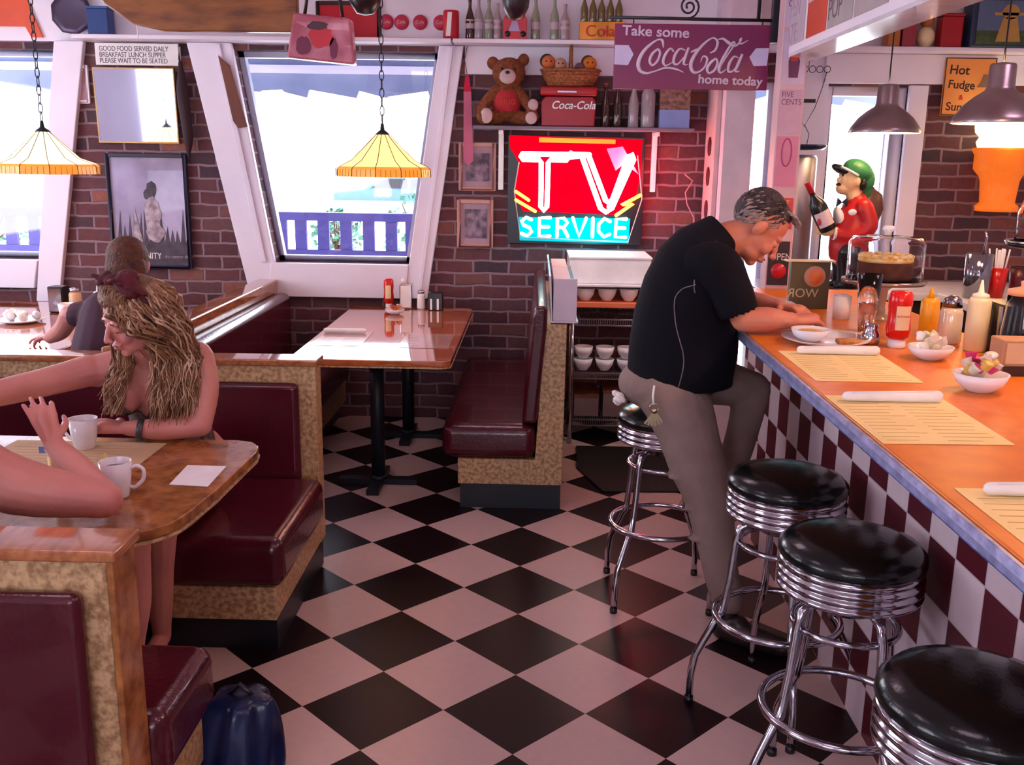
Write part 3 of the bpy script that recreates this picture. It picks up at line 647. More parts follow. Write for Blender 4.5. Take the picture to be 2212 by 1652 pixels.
# mirror tilted off the wall
t = thing('wall_mirror', 'square mirror on the brick above the black poster', 'mirror', (-2.38, 3.55, 1.69))
Tm = Matrix.Translation((-2.38, 3.58, 1.70)) @ Matrix.Rotation(.045, 4, 'X') @ Matrix.Rotation(.0, 4, 'Y')
obj('glass', MB().box((-.238, -.006, .005), (.238, 0, .425), T=Tm), mat('mirror_silver', (.75, .80, 1.0), .04, metal=1.0, col2=(.74, .79, 1.0)), t)
obj('frame', MB().box((-.245, -.009, -.005), (-.238, .01, .432), T=Tm).box((.238, -.009, -.005), (.245, .01, .432), T=Tm).box((-.238, -.009, .425), (.238, .01, .432), T=Tm).box((-.238, -.009, -.005), (.238, .01, .005), T=Tm), mat('gilt', (.45, .28, .12), .3, metal=.6), t)
# small printed board over the mirror
t = thing('sign_board', 'white signboard with grey lettering above the mirror', 'sign', (-2.35, 3.56, 2.155))
obj('board', MB().box((-2.60, 3.555, 2.145), (-2.10, 3.598, 2.27)), M['paper'], t, .003)
for i in range(3): text('lettering', ('GOOD FOOD SERVED DAILY', 'BREAKFAST LUNCH SUPPER', 'PLEASE WAIT TO BE SEATED')[i], .04, onwall(-2.575, 3.554, 2.225 - i * .034), mat('grey_ink', (.12, .1, .14), .6), t, .0006, sx=.80)
# small pale print left of the mirror
t = frame('small pale framed print beside the left window casing', -2.80, 1.925, -2.665, 2.145, .018, M['trim'], mat('pale_print', (.52, .33, .42), .5, col2=(.35, .12, .18), scale=15), d=.02)
# narrow brown board leaning in the middle window
o = obj('wooden_plank', MB().prism([(-1.855, 2.205), (-1.79, 2.15), (-1.70, 1.80), (-1.755, 1.79), (-1.785, 1.83)], 3.525, 3.538, 'y'), M['brown'], None, .003); tag(o, 'narrow brown wooden plank on the left casing of the middle window', 'plank')
# dark scarf or coat hanging beside the mirror
t = thing('hanging_umbrella', 'dark folded umbrella hanging by a strap right of the mirror', 'umbrella', (-2.08, 3.55, 1.65))
mb = MB(); mb.limb([(-2.09, 3.55, 2.16), (-2.085, 3.545, 1.98), (-2.07, 3.55, 1.75), (-2.075, 3.555, 1.62)], [.012, .035, .03, .008], 10)
obj('canopy', mb, mat('dark_maroon_cloth', (.03, .008, .014), .7), t); obj('strap', MB().tube([(-2.09, 3.55, 2.14), (-2.11, 3.57, 2.25), (-2.085, 3.57, 2.27)], .006, 6), M['black'], t)
# pennant
t = thing('pennant', 'long pink pennant with red tip hanging left of the neon sign', 'pennant', (-.38, 3.56, 1.6))
obj('cloth', MB().prism([(-.405, 2.02), (-.36, 2.02), (-.345, 1.62), (-.375, 1.59), (-.405, 1.62)], 3.556, 3.562, 'y'), mat('pink_felt', (.55, .14, .24), .8), t)
obj('tip', MB().prism([(-.405, 2.021), (-.36, 2.021), (-.372, 2.10), (-.385, 2.12), (-.397, 2.10)], 3.556, 3.562, 'y'), mat('red_felt', (.55, .01, .06), .8), t)
obj('cord', MB().tube([(-.385, 3.56, 2.12), (-.40, 3.56, 2.20), (-.385, 3.565, 2.275)], .002, 5), M['darkw'], t)
# ovals on the neon-tinted strip and a curly cord
ov = mat('dark_oval', (.10, .012, .03), .3)
for i, z in enumerate((1.72, 1.55, 1.36)):
    o = obj('oval_plaque', MB().ell((1.040, 3.40, z), (.006, .045, .055), n=16), ov); o['group'] = 'dark oval plaques on the pink board'
    tag(o, ('top', 'middle', 'bottom')[i] + ' of the three dark oval plaques on the corner board tinted for the neon glow', 'plaque')
o = obj('curly_cord', MB().tube([(.93, 3.57, 1.56), (.98, 3.56, 1.52), (.94, 3.56, 1.45), (.955, 3.56, 1.38), (1.0, 3.56, 1.30), (1.01, 3.57, 1.22)], .004, 6), mat('pink_cord', (.6, .3, .35), .5)); tag(o, 'thin curly pale cord hanging on the brick right of the neon sign', 'cord')

# ================================================================== HANGING THINGS
chain = M['iron']
def chain_mb(x, y, z0, z1):
    mb = MB(); n = int((z1 - z0) / .042)
    for i in range(n):
        z = z0 + (z1 - z0) * (i + .5) / n; h = .62 * (z1 - z0) / n
        ring = [(h * math.cos(a), .011 * math.sin(a)) for a in [2 * PI * k / 10 for k in range(10)]]
        mb.tube([(x + (b if i % 2 else 0), y + (0 if i % 2 else b), z + a) for a, b in ring], .0028, 5, True)
    return mb
am = mat('amber_glass', (.85, .50, .16), .25, emis=(1.0, .60, .22), es=1.5, col2=(.75, .40, .12), scale=5)
rim = mat('amber_rim', (.75, .20, .02), .25, emis=(1.0, .30, .03), es=.75, col2=(.7, .28, .03), scale=30)
def tiffany(label, x, y, zb, R=.245, H=.215, boost=1.0, glow=None):
    t = thing('pendant_lamp', label, 'lamp', (x, y, zb + H), 'stained glass lamps over the booths')
    prof = [(.02, H), (.035, H - .005), (.10, H - .07), (.17, H - .135), (R - .012, .05)]
    N = 12
    mb = MB(); mb.lathe(prof, (x, y, zb), N, sm=False, close=False); obj('shade', mb, glow or am, t)
    mb = MB(); mb.lathe([(R - .011, .0505), (R, .038), (R + .002, 0)], (x, y, zb), N, sm=False, close=False); obj('rim_band', mb, rim, t)
    mb = MB()
    for k in range(N):
        a = 2 * PI * k / N; c, s = math.cos(a), math.sin(a)
        mb.tube([(x + r * c * 1.005, y + r * s * 1.005, zb + z) for r, z in prof + [(R, .038), (R + .002, 0)]], .002, 5)
    for k in range(N * 5):
        a = 2 * PI * k / (N * 5); c, s = math.cos(a) * .99, math.sin(a) * .99
        mb.tube([(x + (R - .002) * c, y + (R - .002) * s, zb + .038), (x + (R + .002) * c, y + (R + .002) * s, zb)], .0010, 4)
    obj('leading', mb, M['iron'], t)
    obj('cap', MB().lathe([(0, .055), (.008, .05), (.012, .02), (.03, .006), (.04, -.004), (0, -.004)], (x, y, zb + H), 12), M['iron'], t)
    obj('chain', chain_mb(x, y, zb + H + .05, 2.75), chain, t)
    b = MB().ell((x, y, zb + .09), (.03, .03, .04), n=12); obj('bulb', b, emit('booth_bulb', (1, .7, .4), 3), t)
    return t
tiffany('amber stained glass lamp hanging on a chain in front of the middle window', -.76, 2.7, 1.535)
tiffany('amber stained glass lamp hanging on a chain at the left, before the left window', -2.53, 2.7, 1.525, R=.265, glow=mat('amber_glass_bright', (.9, .6, .25), .25, emis=(1.0, .72, .36), es=2.6, col2=(.8, .5, .2), scale=5))
def metal_pendant(label, x, y, zb, k=1.0):
    t = thing('pendant_lamp', label, 'lamp', (x, y, zb + .27), 'spun metal pendants over the counter')
    prof = [(.182, 0), (.184, .004), (.172, .03), (.14, .075), (.10, .11), (.062, .135), (.055, .15), (.053, .235), (.048, .245), (.012, .25)]
    inner = [(.012, .243), (.045, .238), (.048, .15), (.055, .13), (.095, .105), (.135, .07), (.167, .026), (.178, .0)]
    obj('shade', MB().lathe(prof, (x, y, zb), 40, close=False), M['alu'], t)
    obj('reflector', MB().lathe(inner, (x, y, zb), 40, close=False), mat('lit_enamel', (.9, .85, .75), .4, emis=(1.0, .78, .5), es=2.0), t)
    obj('bulb', MB().ell((x, y, zb + .05), (.038, .038, .05), n=16), emit('pendant_glow', (1, .85, .6), 8), t)
    obj('cord', MB().tube([(x, y, zb + .25), (x, y, 2.75)], .004, 6), M['black'], t)
    return t
metal_pendant('spun metal pendant lamp hanging before the square window', 1.87, 2.9, 1.795)
metal_pendant('spun metal pendant lamp at the right edge above the orange cone', 1.995, 1.9, 1.81)
metal_pendant('spun metal pendant lamp above the counter, outside the view', 1.62, .2, 2.02)
metal_pendant('spun metal pendant lamp above the counter nearest the camera', 1.62, -1.4, 2.02)
# soda sign on an iron bracket
t = thing('hanging_sign', 'red hanging sign with white Coca-Cola script, reading Take some home today', 'sign', (.74, 2.3, 2.26))
SX0, SX1, SZT, SZB = .385, 1.098, 2.248, 1.960
sm_ = mat('sign_enamel', (.20, .009, .075), .28, col2=(.17, .010, .085), scale=3)
def sg(px, py):    # drawing grid on the sign (1330 x 560), follows its slight slant
    u = (px - 95) / 1310.0; v = (py - 215 + (-(px - 760) / 1310.0) * 45) / 540.0
    return (SX0 + (SX1 - SX0) * u, 2.289, SZT - (SZT - SZB) * v)
obj('panel', MB().box((SX0, 2.291, SZB), (SX1, 2.303, SZT)), sm_, t, .002)
inkw = mat('sign_white', (.62, .52, .68), .4)
def ribbon(strokes, m, name):
    mb = MB()
    for pts, ws in strokes:
        P = [Vector(sg(*p)) for p in pts]; Q = []; W = []
        for i in range(len(P) - 1):
            p0, p1, p2, p3 = P[max(i - 1, 0)], P[i], P[i + 1], P[min(i + 2, len(P) - 1)]
            for k in range(6):
                u = k / 6; Q.append(0.5 * ((2 * p1) + (p2 - p0) * u + (2 * p0 - 5 * p1 + 4 * p2 - p3) * u * u + (3 * p1 - p0 - 3 * p2 + p3) * u ** 3)); W.append(ws[i] * (1 - u) + ws[i + 1] * u)
        Q.append(P[-1]); W.append(ws[-1])
        mb.tube(Q, [w / 1310 * .715 * .5 for w in W], 6, flat=.2, up=(0, 1, 0))
    return obj(name, mb, m, t)
ST = [([(510, 400), (500, 345), (465, 335), (405, 370), (340, 435), (305, 520), (320, 585), (375, 610), (450, 595), (530, 570), (620, 580), (695, 612)], [10, 26, 14, 22, 32, 36, 32, 22, 14, 18, 20, 4]),
      ([(470, 410), (420, 450), (400, 510), (425, 545), (465, 510), (485, 450), (470, 410)], [20, 26, 26, 18, 22, 22, 20]),
      ([(600, 440), (570, 410), (530, 460), (515, 520), (540, 550), (600, 520)], [14, 18, 26, 26, 16, 6]),
      ([(700, 430), (650, 415), (610, 470), (605, 530), (640, 540), (690, 480)], [10, 18, 26, 24, 16, 12]), ([(725, 405), (700, 480), (690, 540), (725, 545)], [20, 26, 20, 6]),
      ([(745, 445), (775, 430), (800, 420)], [14, 20, 14]),
      ([(905, 455), (950, 430), (965, 365), (925, 332), (860, 370), (790, 450), (750, 540), (770, 605), (820, 610), (870, 565), (885, 500), (850, 480), (830, 530)], [8, 20, 24, 14, 22, 30, 34, 30, 18, 18, 22, 14, 5]),
      ([(960, 500), (920, 530), (890, 580), (905, 620), (950, 600), (975, 540), (960, 500)], [18, 26, 26, 18, 22, 22, 18]),
      ([(985, 600), (1040, 500), (1090, 420), (1110, 380), (1085, 380), (1020, 500), (990, 590), (1010, 620), (1050, 590)], [6, 12, 16, 18, 18, 28, 28, 16, 6]),
      ([(1150, 500), (1110, 490), (1075, 545), (1070, 605), (1105, 610), (1145, 560)], [10, 18, 26, 24, 14, 12]), ([(1180, 470), (1150, 550), (1130, 610), (1165, 610)], [22, 28, 20, 6]),
      ([(965, 345), (1010, 340), (1060, 375), (1110, 400), (1150, 375), (1165, 340), (1150, 350), (1160, 385), (1225, 355)], [6, 22, 30, 22, 16, 12, 10, 16, 4])]
ribbon(ST, inkw, 'script_lettering')
for body, (px, py), s in (('Take some', (155, 288), .062), ('home today', (815, 700), .055)):
    p = sg(px, py); text('slogan', body, s, onwall(p[0], 2.289, p[2]) @ Matrix.Rotation(-.03, 4, 'Z'), inkw, t, .0008, off=.0012, sx=1.12)
for pts, nm in (([(100, 370), (215, 375), (260, 450), (215, 540), (97, 530)], 'hexagon_mark'), ([(1400, 425), (1290, 425), (1240, 495), (1280, 570), (1392, 570)], 'hexagon_mark')):
    P = [sg(*q) for q in pts]; obj(nm, MB().prism([(max(SX0, min(SX1, q[0])), q[2]) for q in P], 2.2875, 2.2905, 'y'), mat('mark_white', (.60, .56, .82), .4), t)
t2 = thing('sign_bracket', 'black wrought iron bracket with scroll carrying the red hanging sign', 'bracket', (.9, 2.3, 2.3))
br = MB(); br.tube([(.36, 2.30, 2.275), (1.115, 2.30, 2.268)], .008, 8)
for x in (.47, 1.06): br.tube([(x, 2.297, 2.27), (x, 2.297, 2.2485)], .003, 6)
obj('bar', br, M['iron'], t2)
sc = [(.72 + (.045 - k * .0016) * math.cos(k * .45), 2.30, 2.325 + (.045 - k * .0016) * math.sin(k * .45)) for k in range(-4, 24)]
obj('scroll', MB().tube(sc, .005, 6), M['iron'], t2); obj('rod', MB().tube([(1.04, 2.30, 2.27), (1.045, 2.3, 2.75)], .009, 8), M['iron'], t2)
obj('mounting_post', MB().box((1.10, 2.27, 2.17), (1.155, 2.32, 2.75)), M['iron'], t2)
# pink handbag hung from the ceiling
t = thing('hanging_handbag', 'pink picture handbag hanging from the ceiling over the middle window', 'handbag', (-1.03, 2.6, 2.1))
bagm = mat('bag_print', (.50, .16, .22), .3, col2=(.36, .06, .10), scale=9, coat=.5)
obj('bag_body', MB().prism([(-1.205, 2.105), (-.87, 2.075), (-.885, 2.29), (-1.165, 2.315)], 2.55, 2.64, 'y'), bagm, t, .012)
mb = MB(); rr = random.Random(2); blob(mb, -1.03, 2.20, .06, .05, 2.5465); obj('printed_flower', mb, mat('bag_red', (.55, .02, .04), .4), t)
mb = MB(); blob(mb, -1.12, 2.16, .035, .045, 2.5465); blob(mb, -.97, 2.15, .02, .05, 2.5465); obj('printed_figure', mb, mat('bag_plum', (.16, .012, .06), .4), t)
mb = MB(); blob(mb, -1.045, 2.255, .05, .022, 2.5455); obj('printed_hat', mb, mat('bag_dark', (.07, .015, .03), .4), t)
obj('handle', MB().tube([(-1.12, 2.6, 2.31), (-1.10, 2.6, 2.42), (-1.02, 2.6, 2.46), (-.95, 2.6, 2.42), (-.93, 2.6, 2.30)], .009, 8), M['darkw'], t)
obj('string', MB().tube([(-1.02, 2.6, 2.46), (-1.03, 2.6, 2.75)], .0025, 5), M['paper'], t)
# brown carved board hanging at the top left
t = thing('wooden_board', 'long brown varnished wooden board hanging under the ceiling at top left', 'board', (-1.6, 2.6, 2.25))
obj('board', MB().prism([(-2.20, 2.47), (-2.14, 2.36), (-2.0, 2.265), (-1.85, 2.235), (-1.17, 2.235), (-1.17, 2.50), (-2.2, 2.55)], 2.66, 2.71, 'y'), mat('varnished_pine', (.30, .10, .02), .35, col2=(.13, .035, .010), scale=5, stretch=(1, 1, 4), coat=.3), t, .008)
obj('hanging_cord', MB().tube([(-1.99, 2.685, 2.2), (-1.985, 2.685, 2.75)], .003, 5).tube([(-1.3, 2.685, 2.50), (-1.3, 2.685, 2.75)], .003, 5), M['paper'], t)
# dark round pans hanging
for (x, y, z, r, lab) in ((-.82, 2.6, 2.40, .085, 'dark round pot hanging at the top edge above the middle lamp'), (-.08, 2.6, 2.385, .07, 'dark round pot hanging at the top edge above the teddy bear')):
    t = thing('hanging_pot', lab, 'pot', (x, y, z), 'dark pots hanging from the ceiling')
    obj('bowl', MB().lathe([(0, -.09), (r * .5, -.08), (r * .9, -.03), (r, .03), (r * .97, .07), (0, .07)], (x, y, z), 20), mat('dark_enamel', (.02, .008, .012), .3), t)
    obj('wire', MB().tube([(x, y, z + .07), (x, y, 2.75)], .002, 5), M['iron'], t)
# wire sculpture hanging by the grey pier
t = thing('hanging_wire_figure', 'wire figure with a dark tray hanging right of the white post', 'wire figure', (1.55, 3.1, 1.78))
w = MB(); X, Y0 = 1.50, 3.1
w.tube([(X - .09, Y0, 2.12), (X - .10, Y0, 2.03), (X - .06, Y0, 1.93), (X, Y0, 1.83), (X + .05, Y0, 1.93), (X + .08, Y0, 2.03), (X + .10, Y0, 2.12)], .0022, 5)
w.tube([(X - .06, Y0, 1.94), (X - .11, Y0, 1.85), (X - .09, Y0, 1.72)], .0022, 5); w.tube([(X, Y0, 1.84), (X + .03, Y0, 1.79), (X + .02, Y0, 1.72)], .0022, 5)
for k in range(5): w.tube(circ((X - .06 + k * .04, Y0, 2.13), .018, 10, ax='y'), .002, 5, True)
w.tube([(X, Y0, 2.14), (X, Y0, 2.75)], .0018, 5)
obj('wire', w, M['iron'], t); obj('tray', MB().lathe([(0, 0), (.11, .0), (.13, .02), (.128, .028), (0, .012)], (X, Y0, 1.705), 24), mat('blue_tray', (.012, .02, .06), .2, metal=.4), t)
obj('crossbar', MB().box((X - .05, Y0 - .004, 1.955), (X + .05, Y0 + .004, 1.975)), M['iron'], t)

# ================================================================== THINGS ON THE HIGH SHELVES
def bottle_mb(x, y, z, h, r, neck=.35, n=16):
    b = MB(); b.lathe([(0, 0), (r * .92, 0), (r, h * .03), (r * .93, h * .25), (r, h * .45), (r * .85, h * .58), (r * neck, h * .80), (r * neck, h * .93), (r * neck * 1.2, h * .94), (r * neck * 1.2, h), (0, h)], (x, y, z), n)
    return b
gb = mat('green_bottle_glass', (.30, .34, .24), .06, col2=(.28, .32, .22), coat=.5, alpha=.75); bb = mat('brown_bottle', (.05, .02, .015), .08, coat=.5); cb_ = mat('pale_bottle_glass', (.48, .40, .44), .06, coat=.5, alpha=.7)
capm = mat('bottle_cap', (.4, .05, .06), .3)
i = 0
for (x, h, m, lab) in ((-.365, .22, bb, 'dark soda bottle at the left end of the high shelf'), (-.315, .23, cb_, 'pale soda bottle next to the dark one on the high shelf'), (-.255, .22, gb, 'green soda bottle left of the red cardboard carton'), (-.205, .20, cb_, 'pale short bottle touching the red cardboard carton'),
                       (.015, .24, gb, 'greenish soda bottle just right of the red carton'), (.125, .24, gb, 'greenish soda bottle in the middle of the gap left of the orange crate'), (.185, .20, cb_, 'pale grey bottle nearest the orange crate')):
    t = thing('soda_bottle', lab, 'bottle', (x, 3.50, 2.3055), 'soda bottles on the high shelf')
    obj('glass', bottle_mb(x, 3.50, 2.3055, h, .027), m, t); obj('label', MB().lathe([(.0262, .06), (.0268, .11)], (x, 3.50, 2.3055), 16, close=False), mat('bottle_label', (.5, .4, .45), .5), t)
t = thing('soda_carton', 'red cardboard bottle carton on the high shelf above the teddy bear', 'carton', (-.10, 3.5, 2.3055))
obj('carton', MB().box((-.17, 3.45, 2.306), (-.035, 3.55, 2.42)).prism([(-.17, 2.42), (-.035, 2.42), (-.06, 2.47), (-.145, 2.47)], 3.49, 3.51, 'y'), M['red'], t, .002)
obj('side_print', MB().prism([(-.14, 2.35), (-.075, 2.35), (-.09, 2.405), (-.12, 2.405)], 3.447, 3.4495, 'y'), mat('print_blue', (.42, .35, .6), .5), t)
for x in (-.145, -.055): obj('dark_dot', MB().lathe([(0, 0), (.017, 0), (.017, .002), (0, .002)], (0, 0, 0), 16, T=Matrix.Translation((x, 3.449, 2.335)) @ Matrix.Rotation(PI / 2, 4, 'X')), M['black'], t)
t = thing('bottle_crate', 'orange yellow soda crate full of bottles on the high shelf', 'crate', (.38, 3.5, 2.3055))
obj('crate_box', MB().box((.27, 3.44, 2.306), (.40, 3.56, 2.405), 0).box((.40, 3.44, 2.306), (.53, 3.56, 2.405), 0), mat('crate_orange', (.75, .20, .02), .5, col2=(.8, .36, .03), scale=5), t, .003)
text('crate_lettering', 'Cola', .09, onwall(.30, 3.438, 2.325), M['red'], t, .0006)
for k in range(5):
    x = .295 + k * .05
    t = thing('soda_bottle', ('first', 'second', 'third', 'fourth', 'fifth')[k] + ' bottle from the left standing in the orange crate', 'bottle', (x, 3.5, 2.41), 'bottles in the orange crate')
    obj('glass', bottle_mb(x, 3.5, 2.4055, .15, .022), mat('olive_glass', (.15, .11, .03), .1, coat=.5) if k == 0 else bpy.data.materials['olive_glass'], t); obj('cap', MB().lathe([(0, 0), (.010, 0), (.010, .008), (0, .008)], (x, 3.5, 2.556), 10), capm, t)
# big red cup shaped tin and four red discs above the middle window
t = thing('soda_can', 'large red and white soda tin at the left end of the high shelf', 'tin', (-.47, 3.5, 2.3055))
obj('can', MB().lathe([(0, 0), (.043, 0), (.047, .008), (.047, .15), (.043, .158), (0, .158)], (-.475, 3.50, 2.306), 24), M['red'], t)
obj('white_band', MB().prism([(-.50, 2.32), (-.475, 2.32), (-.465, 2.45), (-.49, 2.45)], 3.450, 3.4545, 'y'), M['paper'], t)
for k, x in enumerate((-.865, -.775, -.665, -.545)):
    t = thing('button_sign', ('leftmost', 'second', 'third', 'rightmost')[k] + ' of the four small red round button signs above the middle window', 'button sign', (x, 3.58, 2.40), 'red round button signs above the middle window')
    T = Matrix.Translation((x, 3.598, 2.41)) @ Matrix.Rotation(PI / 2, 4, 'X')
    obj('disc', MB().lathe([(0, 0), (.043, 0), (.043, .006), (.03, .014), (0, .018)], n=24, T=T), mat('button_red', (.58, .03, .08), .35) if k == 0 else bpy.data.materials['button_red'], t)
    text('script', 'Cola', .026, onwall(x - .026, 3.579, 2.402), mat('button_white', (.7, .5, .55), .4) if k == 0 else bpy.data.materials['button_white'], t, .0004)
t = frame('dark framed red picture behind the pink handbag', -1.28, 2.30, -.90, 2.52, .02, M['darkw'], M['red'], d=.02)
# left end: red sign, dark plate, blue book
t = thing('red_sign', 'orange red sign at the top left corner', 'sign', (-3.15, 3.58, 2.35)); obj('board', MB().prism([(-3.30, 2.6), (-3.03, 2.6), (-2.92, 2.30), (-2.99, 2.30), (-3.02, 2.36), (-3.2, 2.36)], 3.585, 3.598, 'y'), mat('orange_red', (.75, .10, .04), .4), t)
t = thing('metal_plate', 'dark round metal plate with pointed edge standing on the shelf at top left', 'plate', (-2.72, 3.55, 2.31)); obj('plate', MB().lathe([(0, 0), (.10, 0), (.125, .012), (.125, .02), (.09, .012), (0, .01)], n=9, T=Matrix.Translation((-2.72, 3.57, 2.435)) @ Matrix.Rotation(PI / 2, 4, 'X')), mat('gunmetal', (.07, .05, .09), .4, metal=.5), t)
t = thing('blue_tin', 'dark blue box beside the dark metal plate on the shelf', 'box', (-2.53, 3.52, 2.306)); obj('box', MB().box((-2.59, 3.46, 2.306), (-2.47, 3.56, 2.45)), mat('box_blue', (.01, .05, .22), .4), t, .004); obj('lid', MB().box((-2.594, 3.456, 2.4505), (-2.466, 3.564, 2.462)), mat('box_lid', (.02, .09, .3), .4), t)

# ================================================================== TEDDY, BASKET, TOOLBOX ON THE GREY SHELF
SH = 1.8222
t = thing('teddy_bear', 'brown teddy bear in a red shirt sitting on the shelf above the neon sign', 'teddy bear', (-.13, 3.48, SH))
fur = mat('bear_fur', (.26, .075, .025), .9, col2=(.13, .035, .012), scale=60, bump=.6, bscale=90); muz = mat('bear_muzzle', (.58, .42, .42), .9, bump=.3, bscale=80)
b = MB(); bx, by = -.145, 3.49
b.ell((bx + .01, by, SH + .30), (.098, .085, .088), n=24); b.ell((bx - .085, by, SH + .355), (.036, .022, .038), n=14); b.ell((bx + .095, by, SH + .375), (.034, .022, .036), n=14)
b.ell((bx, by, SH + .14), (.085, .075, .12), n=24)
b.limb([(bx - .06, by - .02, SH + .20), (bx - .13, by - .03, SH + .12), (bx - .15, by - .04, SH + .06)], [.035, .034, .03], 12); b.limb([(bx + .06, by - .02, SH + .20), (bx + .11, by - .03, SH + .14), (bx + .15, by - .05, SH + .10)], [.035, .032, .032], 12)
b.limb([(bx - .05, by, SH + .05), (bx - .11, by - .04, SH + .045), (bx - .13, by - .07, SH + .05)], [.045, .042, .046], 12); b.limb([(bx + .05, by, SH + .05), (bx + .12, by - .02, SH + .045), (bx + .15, by - .05, SH + .05)], [.045, .04, .042], 12)
obj_b = fuse('body', b, fur, t, .006, 2)
m2 = MB(); m2.ell((bx + .005, by - .085, SH + .275), (.048, .035, .042), n=18); obj('muzzle', m2, muz, t)
for q, rq in (((bx - .115, by - .10, SH + .055), (.036, .02, .044)), ((bx + .145, by - .085, SH + .045), (.034, .02, .036)), ((bx + .155, by - .07, SH + .12), (.030, .02, .034))): obj('paw_pad', MB().ell(q, rq, n=16), muz, t)
obj('nose', MB().ell((bx + .005, by - .118, SH + .295), (.014, .008, .010), n=12), M['black'], t)
for s in (-1, 1): obj('eye', MB().ell((bx + .01 + s * .038, by - .078, SH + .318), .009, n=10), M['black'], t)
m2 = MB(); m2.ell((bx, by, SH + .14), (.088, .079, .105), n=24); obj('red_shirt', m2, mat('bear_shirt', (.45, .02, .03), .8, bump=.3), t); text('shirt_print', 'HUG', .04, onwall(bx - .035, by - .082, SH + .12), mat('shirt_ink', (.6, .05, .02), .6), t, .0006)
t = thing('cooler_box', 'red metal cooler box with white script on the shelf right of the teddy bear', 'cooler box', (.21, 3.49, SH))
obj('box', MB().prism([(.06, SH), (.37, SH), (.375, SH + .14), (.355, SH + .17), (.08, SH + .17), (.055, SH + .14)], 3.42, 3.57, 'y'), mat('crimson', (.34, .002, .018), .35), t, .008)
obj('lid', MB().box((.05, 3.415, SH + .172), (.38, 3.575, SH + .225)), mat('lid_red', (.42, .003, .006), .35), t, .012)
obj('handle', MB().box((.15, 3.405, SH + .19), (.26, 3.4145, SH + .20)), M['chromed'], t); text('script', 'Coca-Cola', .062, onwall(.115, 3.416, SH + .10) @ Matrix(((1, .25, 0, 0), (0, 1, 0, 0), (0, 0, 1, 0), (0, 0, 0, 1))), M['white'], t, .001, off=.001, sx=.95)
t = thing('wicker_basket', 'wicker basket with a tall handle on top of the red cooler box', 'basket', (.22, 3.49, SH + .226))
wk = mat('wicker', (.42, .14, .04), .7, col2=(.18, .05, .02), scale=70, bump=.8, bscale=80)
z0 = SH + .2265
mb = MB(); mb.lathe([(.0, 0), (.12, 0), (.155, .04), (.175, .095), (.168, .10), (.14, .05), (0, .02)], n=32, T=Matrix.Translation((.225, 3.49, z0)) @ Matrix.Diagonal((1, .55, 1, 1))); obj('bowl', mb, wk, t)
for k in range(6): obj('weave_band', MB().tube([(.225 + (.130 + k * .009) * math.cos(a), 3.49 + .55 * (.132 + k * .009) * math.sin(a), z0 + .012 + k * .016) for a in [2 * PI * j / 36 for j in range(36)]], .006, 6, True), wk, t)
obj('handle', MB().tube([(.225, 3.40, z0 + .08), (.225, 3.41, z0 + .20), (.225, 3.49, z0 + .235), (.225, 3.57, z0 + .20), (.225, 3.58, z0 + .08)], .009, 8), wk, t)
def plush(label, x, z, r, col, hat=None):
    t = thing('plush_head', label, 'plush toy', (x, 3.48, z - r), 'stuffed toys in the basket')
    m = mat('plush', col, .8, bump=.3); obj('head', MB().ell((x, 3.48, z), (r, r * .9, r), n=18), m, t)
    if hat: obj('hood', MB().ell((x - r * .25, 3.505, z + r * .25), (r * 1.02, r * .85, r * 1.02), n=18), mat('hood', hat, .8), t)
    for s in (-1, 1): obj('eye', MB().ell((x + s * r * .35, 3.48 - r * .84, z + r * .1), .005, n=8), M['black'], t)
plush('orange stuffed toy with a dark green hood at the left of the basket', .095, z0 + .135, .040, (.62, .16, .05), (.03, .05, .02))
plush('pale pink stuffed toy beside the green hooded one in the basket', .165, z0 + .125, .036, (.55, .30, .20))
plush('dull purple stuffed toy right of the basket handle', .28, z0 + .10, .036, (.16, .09, .13))
plush('orange stuffed toy at the right end of the basket', .335, z0 + .13, .040, (.75, .20, .02), (.10, .045, .02))
# bottles and jars at the right of the grey shelf
for (x, h, m, lab, r) in ((.435, .24, bb, 'dark brown bottle right of the red cooler box', .028), (.505, .25, bb, 'dark bottle with white foot left of the clear jar', .028), (.60, .27, cb_, 'clear glass bottle under the hanging sign', .032)):
    t = thing('glass_bottle', lab, 'bottle', (x, 3.49, SH), 'bottles on the grey shelf'); obj('glass', bottle_mb(x, 3.49, SH, h, r), m, t); obj('cap', MB().lathe([(0, 0), (.012, 0), (.012, .012), (0, .012)], (x, 3.49, SH + h), 10), capm, t)
t = thing('glass_jar', 'tall clear glass jar with white light catching on the grey shelf', 'jar', (.67, 3.49, SH)); obj('glass', MB().lathe([(0, 0), (.04, 0), (.042, .01), (.042, .19), (.03, .22), (0, .22)], (.685, 3.49, SH), 20), cb_, t); obj('lid', MB().lathe([(0, 0), (.032, 0), (.032, .02), (0, .02)], (.685, 3.49, SH + .2205), 16), M['chrome'], t)
t = thing('blue_card_box', 'box with pale blue lower half at the right end of the grey shelf', 'box', (.83, 3.5, SH)); obj('lower_half', MB().box((.75, 3.45, SH), (.925, 3.56, SH + .105)), mat('pale_blue', (.28, .36, .72), .6), t, .002); obj('upper_half', MB().box((.75, 3.45, SH + .1052), (.925, 3.56, SH + .25)), mat('straw', (.34, .20, .16), .8, col2=(.12, .06, .05), scale=40), t, .002)

